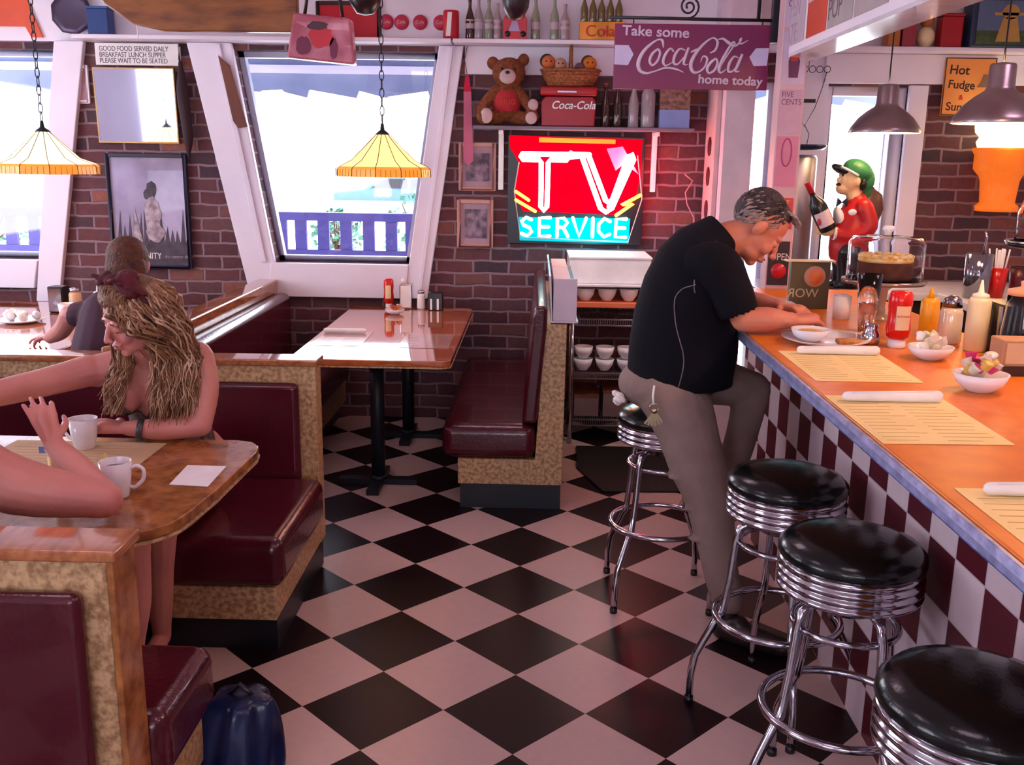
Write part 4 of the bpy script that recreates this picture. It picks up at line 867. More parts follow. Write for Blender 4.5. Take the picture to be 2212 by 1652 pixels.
# ================================================================== SHELF BEHIND THE COUNTER
S3 = 2.2905
for (x0, x1, h, col, lab) in ((2.03, 2.10, .16, (.50, .16, .03), 'orange tin on the shelf over the square window'), (2.11, 2.19, .17, (.32, .03, .05), 'dark pink tin next to the orange one on the shelf'), (2.33, 2.45, .17, (.42, .004, .012), 'plain red box beside the wide lunch box picture')):
    t = thing('storage_tin', lab, 'tin', ((x0 + x1) / 2, 3.5, S3)); obj('tin', MB().box((x0, 3.45, S3), (x1, 3.55, S3 + h)), mat('tin', col, .4), t, .008); obj('lid', MB().box((x0 - .003, 3.447, S3 + h + .0002), (x1 + .003, 3.553, S3 + h + .015)), mat('tin_lid', tuple(c * .8 for c in col), .3), t, .004)
t = thing('cookie_jar', 'brown and cream figure shaped cookie jar between the tins', 'cookie jar', (2.26, 3.5, S3)); obj('belly', MB().ell((2.26, 3.5, S3 + .06), (.05, .045, .06), n=18), M['cream'], t); obj('head', MB().ell((2.26, 3.5, S3 + .15), (.04, .04, .042), n=18), mat('jar_brown', (.42, .13, .04), .4), t); obj('cap', MB().lathe([(0, .03), (.03, .02), (.046, 0), (0, 0)], (2.26, 3.5, S3 + .175), 16), mat('jar_cap', (.2, .05, .03), .4), t)
t = thing('lunch_box', 'dark blue lunch box with yellow figure over green grass at top right', 'lunch box', (2.68, 3.48, S3))
obj('box', MB().prism([(2.48, S3), (2.90, S3), (2.90, S3 + .26), (2.86, S3 + .30), (2.52, S3 + .30), (2.48, S3 + .26)], 3.42, 3.56, 'y'), mat('lunch_blue', (.012, .03, .075), .4), t, .012)
obj('printed_sky', MB().box((2.51, 3.4165, S3 + .09), (2.87, 3.4195, S3 + .25)), mat('sky_print', (.10, .15, .28), .5), t); obj('printed_grass', MB().box((2.51, 3.4165, S3 + .015), (2.87, 3.4195, S3 + .09)), mat('grass_print', (.06, .11, .04), .5, col2=(.03, .06, .02), scale=30), t)
mb = MB(); rr = random.Random(8); blob(mb, 2.69, S3 + .19, .05, .04, 3.4145, j=.08); mb.prism([(2.62, S3 + .03), (2.76, S3 + .03), (2.73, S3 + .16), (2.65, S3 + .16)], 3.4145, 3.416, 'y'); mb.box((2.60, 3.4145, S3 + .17), (2.78, 3.416, S3 + .185)); obj('printed_scarecrow', mb, mat('straw_yellow', (.45, .26, .06), .5), t)
t = thing('hot_fudge_sign', 'orange sign reading Hot Fudge Sundae on the brick at right', 'sign', (2.56, 3.55, 1.92))
obj('board', MB().box((2.405, 3.535, 1.92), (2.70, 3.549, 2.245)), mat('orange_card', (.72, .26, .06), .5, col2=(.80, .34, .08), scale=4), t, .002); obj('border', MB().tube([(2.409, 3.534, 1.924), (2.696, 3.534, 1.924), (2.696, 3.534, 2.241), (2.409, 3.534, 2.241)], .004, 5, True), M['darkw'], t)
for s, (x, z), sz in (('Hot', (2.43, 2.155), .072), ('Fudge', (2.43, 2.075), .066), ('&', (2.50, 2.01), .04), ('Sundae', (2.43, 1.95), .066)): text('lettering', s, sz, onwall(x, 3.5345, z) @ Matrix.Rotation(-.05, 4, 'Z'), M['darkw'] if s != '&' else M['red'], t, .0006, off=.001)
obj('printed_sundae', MB().prism([(2.60, 2.08), (2.69, 2.08), (2.67, 2.11), (2.66, 2.15), (2.63, 2.15), (2.62, 2.11)], 3.532, 3.5345, 'y'), mat('sundae_print', (.22, .12, .07), .6), t)
# glowing ice cream cone lamp
t = thing('ice_cream_lamp', 'glowing plastic ice cream cone lamp with orange cone on the brick', 'lamp', (2.72, 3.40, 1.37))
cx, cy = 2.74, 3.41
obj('cone', MB().lathe([(0, 0), (.115, 0), (.118, .03), (.095, .05), (.105, .17), (.115, .20), (.15, .24), (.15, .32), (.165, .345), (.165, .36), (0, .36)], (cx, cy, 1.375), 32), mat('cone_orange', (.80, .20, .02), .5, emis=(1.0, .18, .01), es=.50, col2=(.72, .16, .015), scale=25), t)
obj('swirl', MB().lathe([(0, 0), (.14, 0), (.15, .03), (.135, .06), (.16, .085), (.165, .12), (.14, .16), (.10, .19), (.11, .22), (.07, .26), (0, .29)], (cx, cy, 1.737), 32), mat('cream_glow', (.95, .9, .7), .5, emis=(1.0, .80, .42), es=3.0), t)
point('cone_lamp_light', (2.70, 3.22, 1.80), 2.5, (1, .5, .15), .08)
# clear plastic tubes beside the cone (straw tubes)
t = thing('cup_dispenser', 'clear upright cup tube hanging at the right edge', 'dispenser', (2.88, 3.3, 1.25)); obj('tube', MB().lathe([(.05, 0), (.05, .55), (.052, .55), (.052, 0)], (2.80, 3.05, 1.22), 20, close=False), M['plexi'], t); obj('rim', MB().tube(circ((2.80, 3.05, 1.22), .054, 20), .005, 6, True), M['chrome'], t)
# ================================================================== STICKERS ON THE POST AND BEAM SIGNS
def card(label, M4, w, h, col, name='sticker', body=None, ink=(.1, .08, .12), sz=.05, cat='sticker', col2=None, extra=None):
    t = thing(name, label, cat, M4.translation)
    obj('card', MB().box((0, 0, 0), (w, h, .003), T=M4), mat('card', col, .45, col2=col2, scale=12), t)
    im = mat('ink', ink, .5)
    for i, s in enumerate(body or []): text('lettering', s, sz, M4 @ Matrix.Translation((.006, h - sz * .95 * (i + 1), .0032)), im, t, .0004, sx=.85)
    if extra: extra(t, M4, im)
    return t
px = 1.107; py = 2.0595
def ov_(t, M4, im):
    obj('oval', MB().tube([M4 @ Vector((.046 + .022 * math.cos(a), .15 + .06 * math.sin(a), .004)) for a in [2 * PI * k / 20 for k in range(20)]], .003, 5, True), im, t)
def bot_(t, M4, im):
    obj('printed_bottle', MB().prism([(.03, .03), (.07, .03), (.075, .10), (.06, .14), (.055, .19), (.045, .19), (.04, .14), (.025, .10)], .0032, .0042, 'z', T=M4), im, t); obj('printed_cap', MB().box((.035, .1, .0043), (.065, .15, .005), T=M4), M['red'], t)
card('white sticker with red and purple letters at the top of the post', onwall(px, py, 2.21), .098, .16, (.66, .56, .72), body=['Pop', 'Cola'], ink=(.30, .03, .12), sz=.04)
card('sticker with a printed bottle in the middle of the white post', onwall(px, py, 1.97), .098, .22, (.62, .50, .66), ink=(.14, .03, .10), extra=bot_)
card('sticker with dark block lettering on the white post', onwall(px, py, 1.76), .098, .19, (.58, .38, .50), body=['FIVE', 'CENTS'], ink=(.14, .05, .14), sz=.034)
card('pink sticker with an oval outline low on the white post', onwall(px, py, 1.53), .095, .22, (.62, .22, .36), ink=(.40, .05, .18), extra=ov_)
card('red sticker with a yellow flame on the post behind the mans hair', onwall(px, py, 1.34), .095, .14, (.60, .06, .08), body=['HOT'], ink=(.9, .6, .05), sz=.04)
card('black and red sticker with a W on the post above the counter', onwall(px, py, 1.085), .095, .20, (.03, .02, .03), body=['W', 'OPEN'], ink=(.75, .7, .75), sz=.045, extra=lambda t, M4, im: obj('red_dot', MB().lathe([(0, 0), (.035, 0), (.035, .001), (0, .001)], n=20, T=M4 @ Matrix.Translation((.05, .065, .0034))), M['red'], t))
def onbeam(y, z): return Matrix(((0, 0, -1, 1.1295), (-1, 0, 0, y), (0, 1, 0, z), (0, 0, 0, 1)))
for (y, w, h, col, body, ink, lab) in ((2.15, .33, .22, (.55, .46, .54), ['OPEN', 'LATE'], (.42, .30, .40), 'pale lettered card on the beam next to the post'), (1.78, .27, .24, (.62, .07, .03), ['ESSO'], (.75, .62, .65), 'red orange card reading ESSO on the beam'), (1.49, .30, .24, (.40, .36, .36), ['BIG J', 'POP'], (.10, .08, .09), 'grey card with black lettering on the beam'), (1.17, .34, .24, (.42, .36, .36), ['CAFE'], (.16, .12, .13), 'grey card nearest the camera on the beam')):
    card(lab, onbeam(y, 2.13), w, h, col, 'beam_sign', body, ink, .11, 'sign')
# ================================================================== PEOPLE
def basis(fwd, up=(0, 0, 1)):
    f = Vector(fwd).normalized(); l = Vector(up).cross(f).normalized(); u = f.cross(l)
    return Matrix((f, l, u)).transposed()
def head_T(c, R, s=1.0): return Matrix.Translation(c) @ (R * s).to_4x4()
def head(mb, T, female=False):
    mb.ell((-.010, 0, .030), (.093, .074, .084), n=28, T=T)
    mb.ell((.028, 0, -.022), (.060, .058, .082), n=24, T=T)
    mb.ell((.030, 0, -.072), (.050, .046 if female else .052, .036), n=20, T=T)
    mb.ell((.066, 0, -.094), (.020, .020, .017), n=14, T=T)
    mb.limb([(.083, 0, .010), (.098, 0, -.012), (.110, 0, -.032)], [.008, .009, .0105], 10, T=T)
    for s in (-1, 1):
        mb.ell((.103, s * .011, -.036), (.009, .008, .007), n=10, T=T)
        mb.ell((.076, s * .030, .018), (.012, .024, .008 if female else .010), n=12, T=T)
        mb.ell((.062, s * .036, -.032), (.024, .020, .024), n=14, T=T)
        mb.ell((.074, s * .031, -.003), (.013, .017, .012), n=12, T=T)
        mb.ell((-.006, s * .079, -.006), (.019, .010, .032), (0, .2, s * .35), n=14, T=T)
        mb.ell((-.013, s * .088, -.002), (.014, .006, .025), (0, .2, s * .5), n=10, T=T)
    mb.ell((.088, 0, -.058), (.011, .022, .0065), n=14, T=T); mb.ell((.086, 0, -.070), (.011, .019, .0075), n=14, T=T)
def face_parts(p, T, lipm, browm, female=False):
    m = MB(); m.ell((.0935, 0, -.0585), (.0075, .018, .0042), n=14, T=T); m.ell((.092, 0, -.0685), (.0075, .015, .0052), n=14, T=T); obj('lips', m, lipm, p)
    for s in (-1, 1):
        obj('eye', MB().tube([T @ Vector((.0845 - abs(k) * .0012, s * (.031 + k * .0042), -.0075 - (4 - k * k) * .0004)) for k in (-3, -2, -1, 0, 1, 2, 3)], .0018, 5), browm, p)
        obj('eyebrow', MB().tube([T @ Vector((.0885 - abs(k) * .0022, s * (.031 + k * .006), .021 - k * k * .0006)) for k in (-2, -1, 0, 1, 2)], .0022 if female else .0035, 5), browm, p)
def hand(mb, w, d, n, s=1.0, curl=.5, left=False, spread=.12, fc=None):
    # w wrist, d direction of the fingers, n back-of-hand normal
    d = Vector(d).normalized(); n = Vector(n); n = (n - d * n.dot(d)).normalized(); sd = d.cross(n) * (-1 if left else 1); w = Vector(w)
    L = .085 * s
    mb.limb([w - d * .02, w + d * .02 * s, w + d * L * .95], [.024 * s, .026 * s, .030 * s], 12, flat=.55, up=n.cross(d) if False else None)
    for i in range(4): mb.limb([w + d * .015 + sd * (i - 1.5) * .010 * s, w + d * L + sd * (i - 1.5) * .0195 * s], [.013 * s, .0105 * s], 8)
    for i, fl in enumerate((.070, .080, .074, .058)):
        b = w + d * L + sd * (i - 1.5) * .0195 * s; a = (i - 1.5) * spread; cu = curl if fc is None else fc[i]
        dd = (d * math.cos(a) + sd * math.sin(a)); P = [b]; ang = 0
        for k, part in enumerate((.45, .30, .25)):
            ang += cu * (.75, .95, .7)[k]; P.append(P[-1] + (dd * math.cos(ang) - n * math.sin(ang)) * fl * s * part)
        mb.limb(P, [.0095 * s, .0085 * s, .0078 * s, .0068 * s], 8, sub=3)
    tb = w + d * .022 * s - sd * .024 * s
    mb.limb([tb, tb + (d * .6 - sd * .75 - n * .3).normalized() * .036 * s, tb + (d * .9 - sd * .62 - n * .75).normalized() * .066 * s], [.013 * s, .0105 * s, .0082 * s], 8, sub=4)
def cutmesh(o, pred):
    bm = bmesh.new(); bm.from_mesh(o.data); bmesh.ops.delete(bm, geom=[f for f in bm.faces if pred(f.calc_center_median())], context='FACES'); bm.to_mesh(o.data); bm.free()
def thicken(o, t=.004):
    m = o.modifiers.new('t', 'SOLIDIFY'); m.thickness = t; m.offset = -1
def seam(o, pts, r, m, name, p):
    P = [Vector(q) for q in pts]; Q = []
    for i in range(len(P) - 1):
        p0, p1, p2, p3 = P[max(i - 1, 0)], P[i], P[i + 1], P[min(i + 2, len(P) - 1)]
        for k in range(6):
            u = k / 6; v = 0.5 * ((2 * p1) + (p2 - p0) * u + (2 * p0 - 5 * p1 + 4 * p2 - p3) * u * u + (3 * p1 - p0 - 3 * p2 + p3) * u ** 3)
            ok, loc, nn, _ = o.data_closest(v) if False else o.closest_point_on_mesh(v)
            Q.append(loc + nn * r * .3)
    return obj(name, MB().tube(Q, r, 5), m, p)
skin = mat('skin_woman', (.62, .26, .22), .45, col2=(.54, .20, .18), scale=6, sss=.25, bump=.08, bscale=60)
skin_m = mat('skin_man', (.66, .25, .15), .48, col2=(.56, .18, .12), scale=9, sss=.25, bump=.12, bscale=50)
lipm = mat('lips', (.40, .07, .09), .4); browm = mat('brow', (.05, .022, .015), .7)
# ---------------------------------------------------------------- man on the stool
man = thing('person', 'grey haired man in a black short sleeved shirt leaning on the counter', 'person', (.53, 1.05, .75))
b = MB()
HT = head_T((.815, 1.02, 1.415), basis((.70, -.06, -.70), (.3, 0, 1)), 1.04)
head(b, HT)
b.limb([(.60, 1.03, 1.27), (.69, 1.03, 1.355), (.775, 1.02, 1.385)], [.085, .066, .060], 18)
b.limb([(.52, 1.04, .86), (.55, 1.04, 1.0), (.58, 1.03, 1.15), (.61, 1.03, 1.27)], [.13, .14, .13, .11], 18)
b.limb([(.63, .86, 1.30), (.62, 1.03, 1.31), (.66, 1.20, 1.30)], [.06, .07, .06], 14)
b.limb([(.65, .84, 1.29), (.70, .825, 1.20), (.745, .82, 1.118)], [.056, .050, .043], 16)
b.limb([(.745, .82, 1.118), (.82, .812, 1.122), (.895, .80, 1.122)], [.043, .042, .027], 16)
b.limb([(.67, 1.22, 1.29), (.76, 1.25, 1.20), (.825, 1.235, 1.125)], [.052, .046, .042], 16)
b.limb([(.825, 1.235, 1.125), (.875, 1.13, 1.128), (.915, 1.03, 1.135)], [.042, .040, .026], 16)
hand(b, (.895, .80, 1.122), (.85, .35, .06), (-.1, -.35, .9), 1.02, .75, left=False)
hand(b, (.915, 1.03, 1.135), (.55, -.80, .02), (.1, .1, 1), 1.02, .7, left=True)
fuse('body', b, skin_m, man, .0042, 2)
face_parts(man, HT, lipm, browm)
hd = mat('hair_dark', (.060, .042, .046), .65, col2=(.022, .014, .016), scale=45, bump=.8, bscale=120); hg = mat('hair_grey', (.42, .33, .31), .7, col2=(.22, .17, .17), scale=60, bump=.8, bscale=120)
m = MB(); m.ell((-.028, 0, .048), (.083, .074, .077), n=26, T=HT); m.ell((.010, 0, .074), (.055, .060, .044), n=20, T=HT); m.ell((-.060, 0, .025), (.056, .066, .062), n=20, T=HT); fuse('hair', m, hd, man, .005, 2)
m = MB(); m.ell((-.030, 0, .006), (.068, .0810, .056), n=26, T=HT); m.ell((.050, 0, .088), (.038, .050, .022), n=18, T=HT); pass
def crop_hair(p, T, mdark, mlight, seed=3, n=900):
    a_, b_ = MB(), MB(); rr = random.Random(seed)
    for k in range(n):
        u = rr.uniform(-1, 1); a = rr.uniform(0, 2 * PI); c = (1 - u * u) ** .5; d = Vector((c * math.cos(a), c * math.sin(a), u))
        q = Vector((-.022, 0, .034)) + Vector((.088 * d.x, .0765 * d.y, .083 * d.z))
        if q.z < -.055 + .02 * rr.random() or q.z < .020 + .72 * (q.x - .012) or q.x > .064: continue
        if abs(q.y) > .05 and -.022 < q.x < .02 and q.z < .024: continue
        g = Vector((-.6, d.y * .3, -.75 if abs(q.y) > .045 or q.x < -.06 else -.05)); g = (g - d * g.dot(d)).normalized()
        L = rr.uniform(.014, .026); e = [T @ q, T @ (q + g * L * .5 + d * .004), T @ (q + g * L + d * .002)]
        light = q.z < .048 + rr.uniform(-.02, .02) or (q.x > .035 and rr.random() < .6) or rr.random() < .12
        (b_ if light else a_).tube(e, [.0032, .0028, .001], 4)
    obj('hair_top', a_, mdark, p); obj('grey_sides', b_, mlight, p)
crop_hair(man, HT, hd, hg)
m = MB(); rr = random.Random(4)
for k in range(26):
    y = rr.uniform(-.045, .045); x0 = .055 + rr.uniform(-.01, .01)
    m.tube([HT @ Vector(q) for q in ((x0 - .03, y, .098), (x0 + .006, y * 1.05, .104), (x0 + .034, y * 1.1 + rr.uniform(-.006, .006), .098 + rr.uniform(-.012, .01)))], [.005, .005, .0012], 5)
obj('fringe', m, hg, man)
# shirt
shm = mat('black_shirt', (.0045, .0042, .0085), .85, col2=(.003, .003, .006), scale=4, bump=.5, bscale=7, spec=.18)
m = MB()
def ring_torso(mb, rows, n=32):   # rows: (cx, cy, z, rx, ry, tilt)
    vs = []; fs = []
    for cx, cy, cz, rx, ry, ti in rows:
        for k in range(n):
            a = 2 * PI * k / n; dx = rx * math.cos(a); vs.append((cx + dx * math.cos(ti), cy + ry * math.sin(a), cz - dx * math.sin(ti)))
    for i in range(len(rows) - 1):
        for k in range(n): fs.append((i * n + k, i * n + (k + 1) % n, (i + 1) * n + (k + 1) % n, (i + 1) * n + k))
    fs.append(list(range(n))[::-1]); fs.append([(len(rows) - 1) * n + k for k in range(n)])
    mb.add(vs, fs, 0, True)
ring_torso(m, [(.573, 1.04, .835, .190, .195, .0), (.573, 1.04, .88, .192, .20, .0), (.580, 1.04, .98, .196, .205, .05), (.583, 1.035, 1.08, .188, .205, .15), (.592, 1.03, 1.18, .172, .205, .3), (.612, 1.03, 1.27, .150, .205, .45), (.640, 1.03, 1.335, .118, .18, .6), (.672, 1.03, 1.375, .085, .12, .75), (.70, 1.03, 1.40, .072, .085, .85)])
shirt = fuse('shirt', m, shm, man, .008, 5)
cutmesh(shirt, lambda c: c.z < .850 or (c - Vector((.72, 1.03, 1.415))).length < .062)
thicken(shirt)
for nm_, P_, R_ in (('sleeve', [(.61, .90, 1.285), (.652, .855, 1.285), (.695, .83, 1.215), (.722, .822, 1.150)], [.088, .084, .072, .068]), ('sleeve', [(.63, 1.16, 1.29), (.68, 1.215, 1.28), (.745, 1.245, 1.21), (.785, 1.242, 1.165)], [.08, .078, .070, .064])):
    m = MB(); m.limb(P_, R_, 20); sl = fuse(nm_, m, shm, man, .007, 4); e_ = Vector(P_[-1]); d_ = (e_ - Vector(P_[-2])).normalized()
    cutmesh(sl, lambda c: (c - e_).dot(d_) > .012); thicken(sl)
pip = mat('grey_piping', (.16, .13, .18), .6)
bpy.context.view_layer.update()
S0 = Vector(man.location)
def W_(pts): return [Vector(q) for q in pts]
seam(shirt, W_([(.655, .88, 1.385), (.60, .84, 1.33), (.565, .80, 1.25), (.575, .80, 1.20)]), .0020, pip, 'armhole_seam', man)
seam(shirt, W_([(.572, .80, 1.235), (.52, .82, 1.215), (.495, .82, 1.17), (.515, .81, 1.07), (.55, .81, .97), (.535, .82, .86)]), .0020, pip, 'side_seam', man)
obj('undershirt', (lambda q: (ring_torso(q, [(.545, 1.04, .825, .155, .180, .0), (.558, 1.04, .86, .172, .188, .0), (.568, 1.04, .90, .176, .19, .0)]), q)[1])(MB()), mat('blue_grey_jersey', (.02, .03, .05), .8), man)
# trousers and shoes
pm_ = mat('khaki_trousers', (.26, .175, .155), .85, col2=(.20, .13, .115), scale=5, bump=1.0, bscale=14)
m = MB()
m.ell((.515, 1.04, .842), (.165, .185, .098), n=28); m.limb([(.52, .955, .835), (.56, .93, .78), (.615, .865, .62), (.665, .80, .46), (.70, .765, .28), (.735, .735, .13)], [.116, .118, .102, .080, .063, .055], 20)
m.limb([(.52, 1.13, .835), (.70, 1.16, .83), (.865, 1.15, .80)], [.11, .092, .070], 18); m.limb([(.865, 1.15, .80), (.835, 1.14, .62), (.775, 1.11, .40)], [.070, .060, .050], 18)
for k in range(7):   # folds round the near leg
    t_ = k / 6; c = Vector((.60, .87, .64)).lerp(Vector((.69, .775, .33)), t_); r = .096 - .026 * t_
    m.tube([c + Vector((r * math.cos(a), r * math.sin(a) * .95, (.04 if k % 2 else -.035) * math.cos(a))) for a in [2 * PI * j / 20 for j in range(20)]], .0055, 6, True)
tro = fuse('trousers', m, pm_, man, .007, 3)
cutmesh(tro, lambda c: (c.z < .105 and c.y < .85) or (c.z < .375 and c.y > 1.0)); thicken(tro, .003)
obj('sock', MB().limb([(.735, .735, .14), (.74, .73, .07)], [.036, .036], 12), M['black'], man); obj('sock', MB().limb([(.775, 1.11, .42), (.765, 1.105, .37)], [.036, .036], 12), M['black'], man)
def shoe(a, bb_, nm):
    a = Vector(a); bb_ = Vector(bb_); m = MB(); d = (bb_ - a)
    m.limb([a, a + d * .45, bb_], [.042, .047, .036], 16, sub=6); m.limb([a + Vector((0, 0, .0)), a + d * .25 + Vector((0, 0, .030))], [.040, .038], 12)
    o = fuse(nm, m, mat('dark_leather', (.02, .012, .012), .35), man, .006, 3)
    for v in o.data.vertices: v.co.z = a.z - .030 + max(0.0, (v.co.z - a.z + .030)) * 1.0
    return o
shoe((.725, .725, .034), (.90, .60, .034), 'shoe'); shoe((.735, 1.10, .350), (.90, 1.07, .345), 'shoe')
# keys on the belt and a tissue in the pocket
m = MB(); m.tube([(.46, .862, .875), (.455, .850, .84), (.458, .846, .81)], .004, 6); obj('key_strap', m, M['paper'], man)
m = MB(); m.tube(circ((.46, .842, .80), .016, 16, ax='y'), .002, 5, True); rr = random.Random(9)
for k in range(6):
    T = Matrix.Translation((.46, .838 - k * .003, .792)) @ Matrix.Rotation((k - 2.5) * .25, 4, 'Y'); m.box((-.004, -.001, -.055), (.004, .001, -.005), T=T); m.lathe([(0, -.001), (.009, -.001), (.009, .001), (0, .001)], (0, 0, 0), 10, T=T @ Matrix.Rotation(PI / 2, 4, 'X'))
obj('keys', m, mat('brass_keys', (.6, .48, .3), .25, metal=1), man)
m = MB(); rr = random.Random(11)
for k in range(6): m.ell((.352 + rr.uniform(-.014, .02), .97 + rr.uniform(-.02, .02), .80 + rr.uniform(-.012, .012)), (.018, .014, .010), (rr.random(), rr.random(), 0), n=8)
obj('pocket_tissue', m, M['paper'], man)

# ---------------------------------------------------------------- woman in the booth
wo = thing('person', 'woman with long wavy fair hair and a maroon hair bow leaning on the table', 'person', (-1.19, .85, .42))
b = MB()
WT = head_T((-1.165, .435, 1.160), basis((-.66, -.66, -.38), (.10, -.05, 1)), .97)
head(b, WT, True)
b.limb([(-1.19, .60, .96), (-1.18, .545, 1.03), (-1.165, .475, 1.09)], [.075, .050, .046], 16)
b.limb([(-1.20, .86, .57), (-1.20, .80, .66), (-1.19, .70, .80), (-1.19, .61, .93)], [.15, .12, .115, .10], 20)
b.limb([(-1.34, .525, .965), (-1.19, .585, .99), (-1.055, .60, 1.0)], [.052, .058, .052], 16)
for s in (-1, 1): b.ell((-1.195 + s * .062, .545 + s * .015, .885), (.058, .055, .058), n=18)
b.limb([(-1.04, .60, 1.0), (-1.012, .575, .91), (-1.02, .525, .795)], [.051, .043, .038], 16)
b.limb([(-1.02, .525, .795), (-1.12, .485, .792), (-1.225, .462, .798)], [.038, .036, .0235], 16)
b.limb([(-1.35, .515, .97), (-1.48, .40, .945), (-1.62, .28, .925)], [.050, .043, .037], 16); b.limb([(-1.62, .28, .925), (-1.74, .16, .90), (-1.86, .05, .87)], [.037, .035, .024], 16)
b.limb([(-1.28, .80, .50), (-1.30, .55, .50), (-1.31, .36, .49)], [.085, .075, .056], 14); b.limb([(-1.12, .80, .50), (-1.12, .60, .50), (-1.13, .42, .49)], [.085, .075, .056], 14)
b.limb([(-1.31, .36, .49), (-1.31, .38, .28), (-1.32, .42, .08)], [.056, .045, .03], 12); b.limb([(-1.32, .42, .07), (-1.33, .34, .035)], [.03, .028], 10)
b.limb([(-1.13, .42, .49), (-1.16, .46, .28), (-1.18, .50, .08)], [.056, .045, .03], 12); b.limb([(-1.18, .50, .07), (-1.19, .40, .035)], [.03, .028], 10)
hand(b, (-1.225, .462, .798), (-1, -.12, .12), (0, -.5, 1), .86, .42, left=True)
hand(b, (-1.86, .05, .87), (-1, -.5, -.1), (0, 0, 1), .86, .3)
fuse('body', b, skin, wo, .0042, 2)
face_parts(wo, WT, lipm, browm, True)
# patterned dark halter top
tm = mat('dark_print_top', (.035, .022, .03), .8, col2=(.16, .10, .09), scale=28, cr=(.45, .6))
m = MB(); m.limb([(-1.20, .86, .50), (-1.20, .80, .64), (-1.19, .70, .80), (-1.19, .61, .93)], [.157, .128, .124, .108], 22)
for s in (-1, 1): m.ell((-1.195 + s * .062, .545 + s * .015, .885), (.064, .062, .064), n=18)
top = fuse('top', m, tm, wo, .007, 3)
cutmesh(top, lambda c: c.z > .935 - .0 * c.x or (c.z > .80 + 1.6 * abs(c.x + 1.205) and c.y < .62) or c.z < .50); thicken(top, .003)
m = MB()
for s in (-1, 1): m.tube([(-1.195 + s * .075, .50 + s * .01, .925), (-1.19 + s * .072, .535, 1.00), (-1.185 + s * .05, .60, 1.045), (-1.185 + s * .05, .66, .98)], .006, 6, flat=.5)
obj('straps', m, tm, wo)
# long wavy hair
hw = mat('fair_hair', (.36, .18, .085), .5, col2=(.12, .05, .025), scale=22, cr=(.3, .7)); hw2 = mat('light_hair', (.66, .46, .32), .5, col2=(.36, .20, .12), scale=30)
m = MB(); m.ell((-.016, 0, .044), (.092, .081, .084), n=26, T=WT); m.ell((-.05, 0, .0), (.066, .078, .08), n=20, T=WT); m.ell((.035, .0, .082), (.046, .062, .036), n=18, T=WT); m.ell((.025, .052, .045), (.045, .028, .045), n=16, T=WT); fuse('hair_crown', m, mat('hair_roots', (.22, .10, .055), .55, col2=(.10, .04, .022), scale=40, bump=.8, bscale=90), wo, .005, 2)
def strand(mb, pts, r0, ph, amp, rr, n=16):
    P = [Vector(p) for p in pts]; Q = []
    for i in range(n):
        t_ = i / (n - 1) * (len(P) - 1); k = min(int(t_), len(P) - 2); u = t_ - k; u = u * u * (3 - 2 * u) * .5 + u * .5
        v = P[k].lerp(P[k + 1], u); w = min(1, i / 4)
        a = ph + i * 1.25; Q.append(v + Vector((math.cos(a), math.sin(a * 1.1) * .6, math.sin(a) * .25)) * amp * w)
    mb.tube(Q, [r0 * (1 - .75 * (i / (n - 1)) ** 2) for i in range(n)], 5)
rr = random.Random(21); m1 = MB(); m2 = MB(); m0 = MB()
for k in range(260):   # front of the hairdo, swept back to the bow and out to the sides
    y = rr.uniform(-.062, .062); z = .066 + .030 * (1 - (y / .062) ** 2) - rr.random() * .012; x = .072 - 6.5 * y * y
    e = Vector((rr.uniform(-.03, .01), y * 1.25, .128 - 5 * y * y))
    q0 = Vector((x, y, z)); mid = q0.lerp(e, .5) + Vector((.012, y * .15, .012 + rr.uniform(-.004, .006)))
    strand(m0, [WT @ q0, WT @ mid, WT @ e], rr.uniform(.0022, .0036), rr.uniform(0, 6.3), .003, rr, 9)
for k in range(60):    # loose curls over the right temple
    q0 = Vector((rr.uniform(.0, .05), -.070 + rr.uniform(-.006, .004), rr.uniform(.03, .085))); e = q0 + Vector((rr.uniform(-.02, .02), rr.uniform(-.022, -.006), rr.uniform(-.05, -.02)))
    strand(m0, [WT @ q0, WT @ (q0.lerp(e, .5) + Vector((0, -.008, .006))), WT @ e], .0032, rr.uniform(0, 6.3), .005, rr, 9)
obj('front_hair', m0, mat('brown_hair', (.24, .115, .06), .55, col2=(.10, .04, .022), scale=30), wo)
WI = WT.inverted()
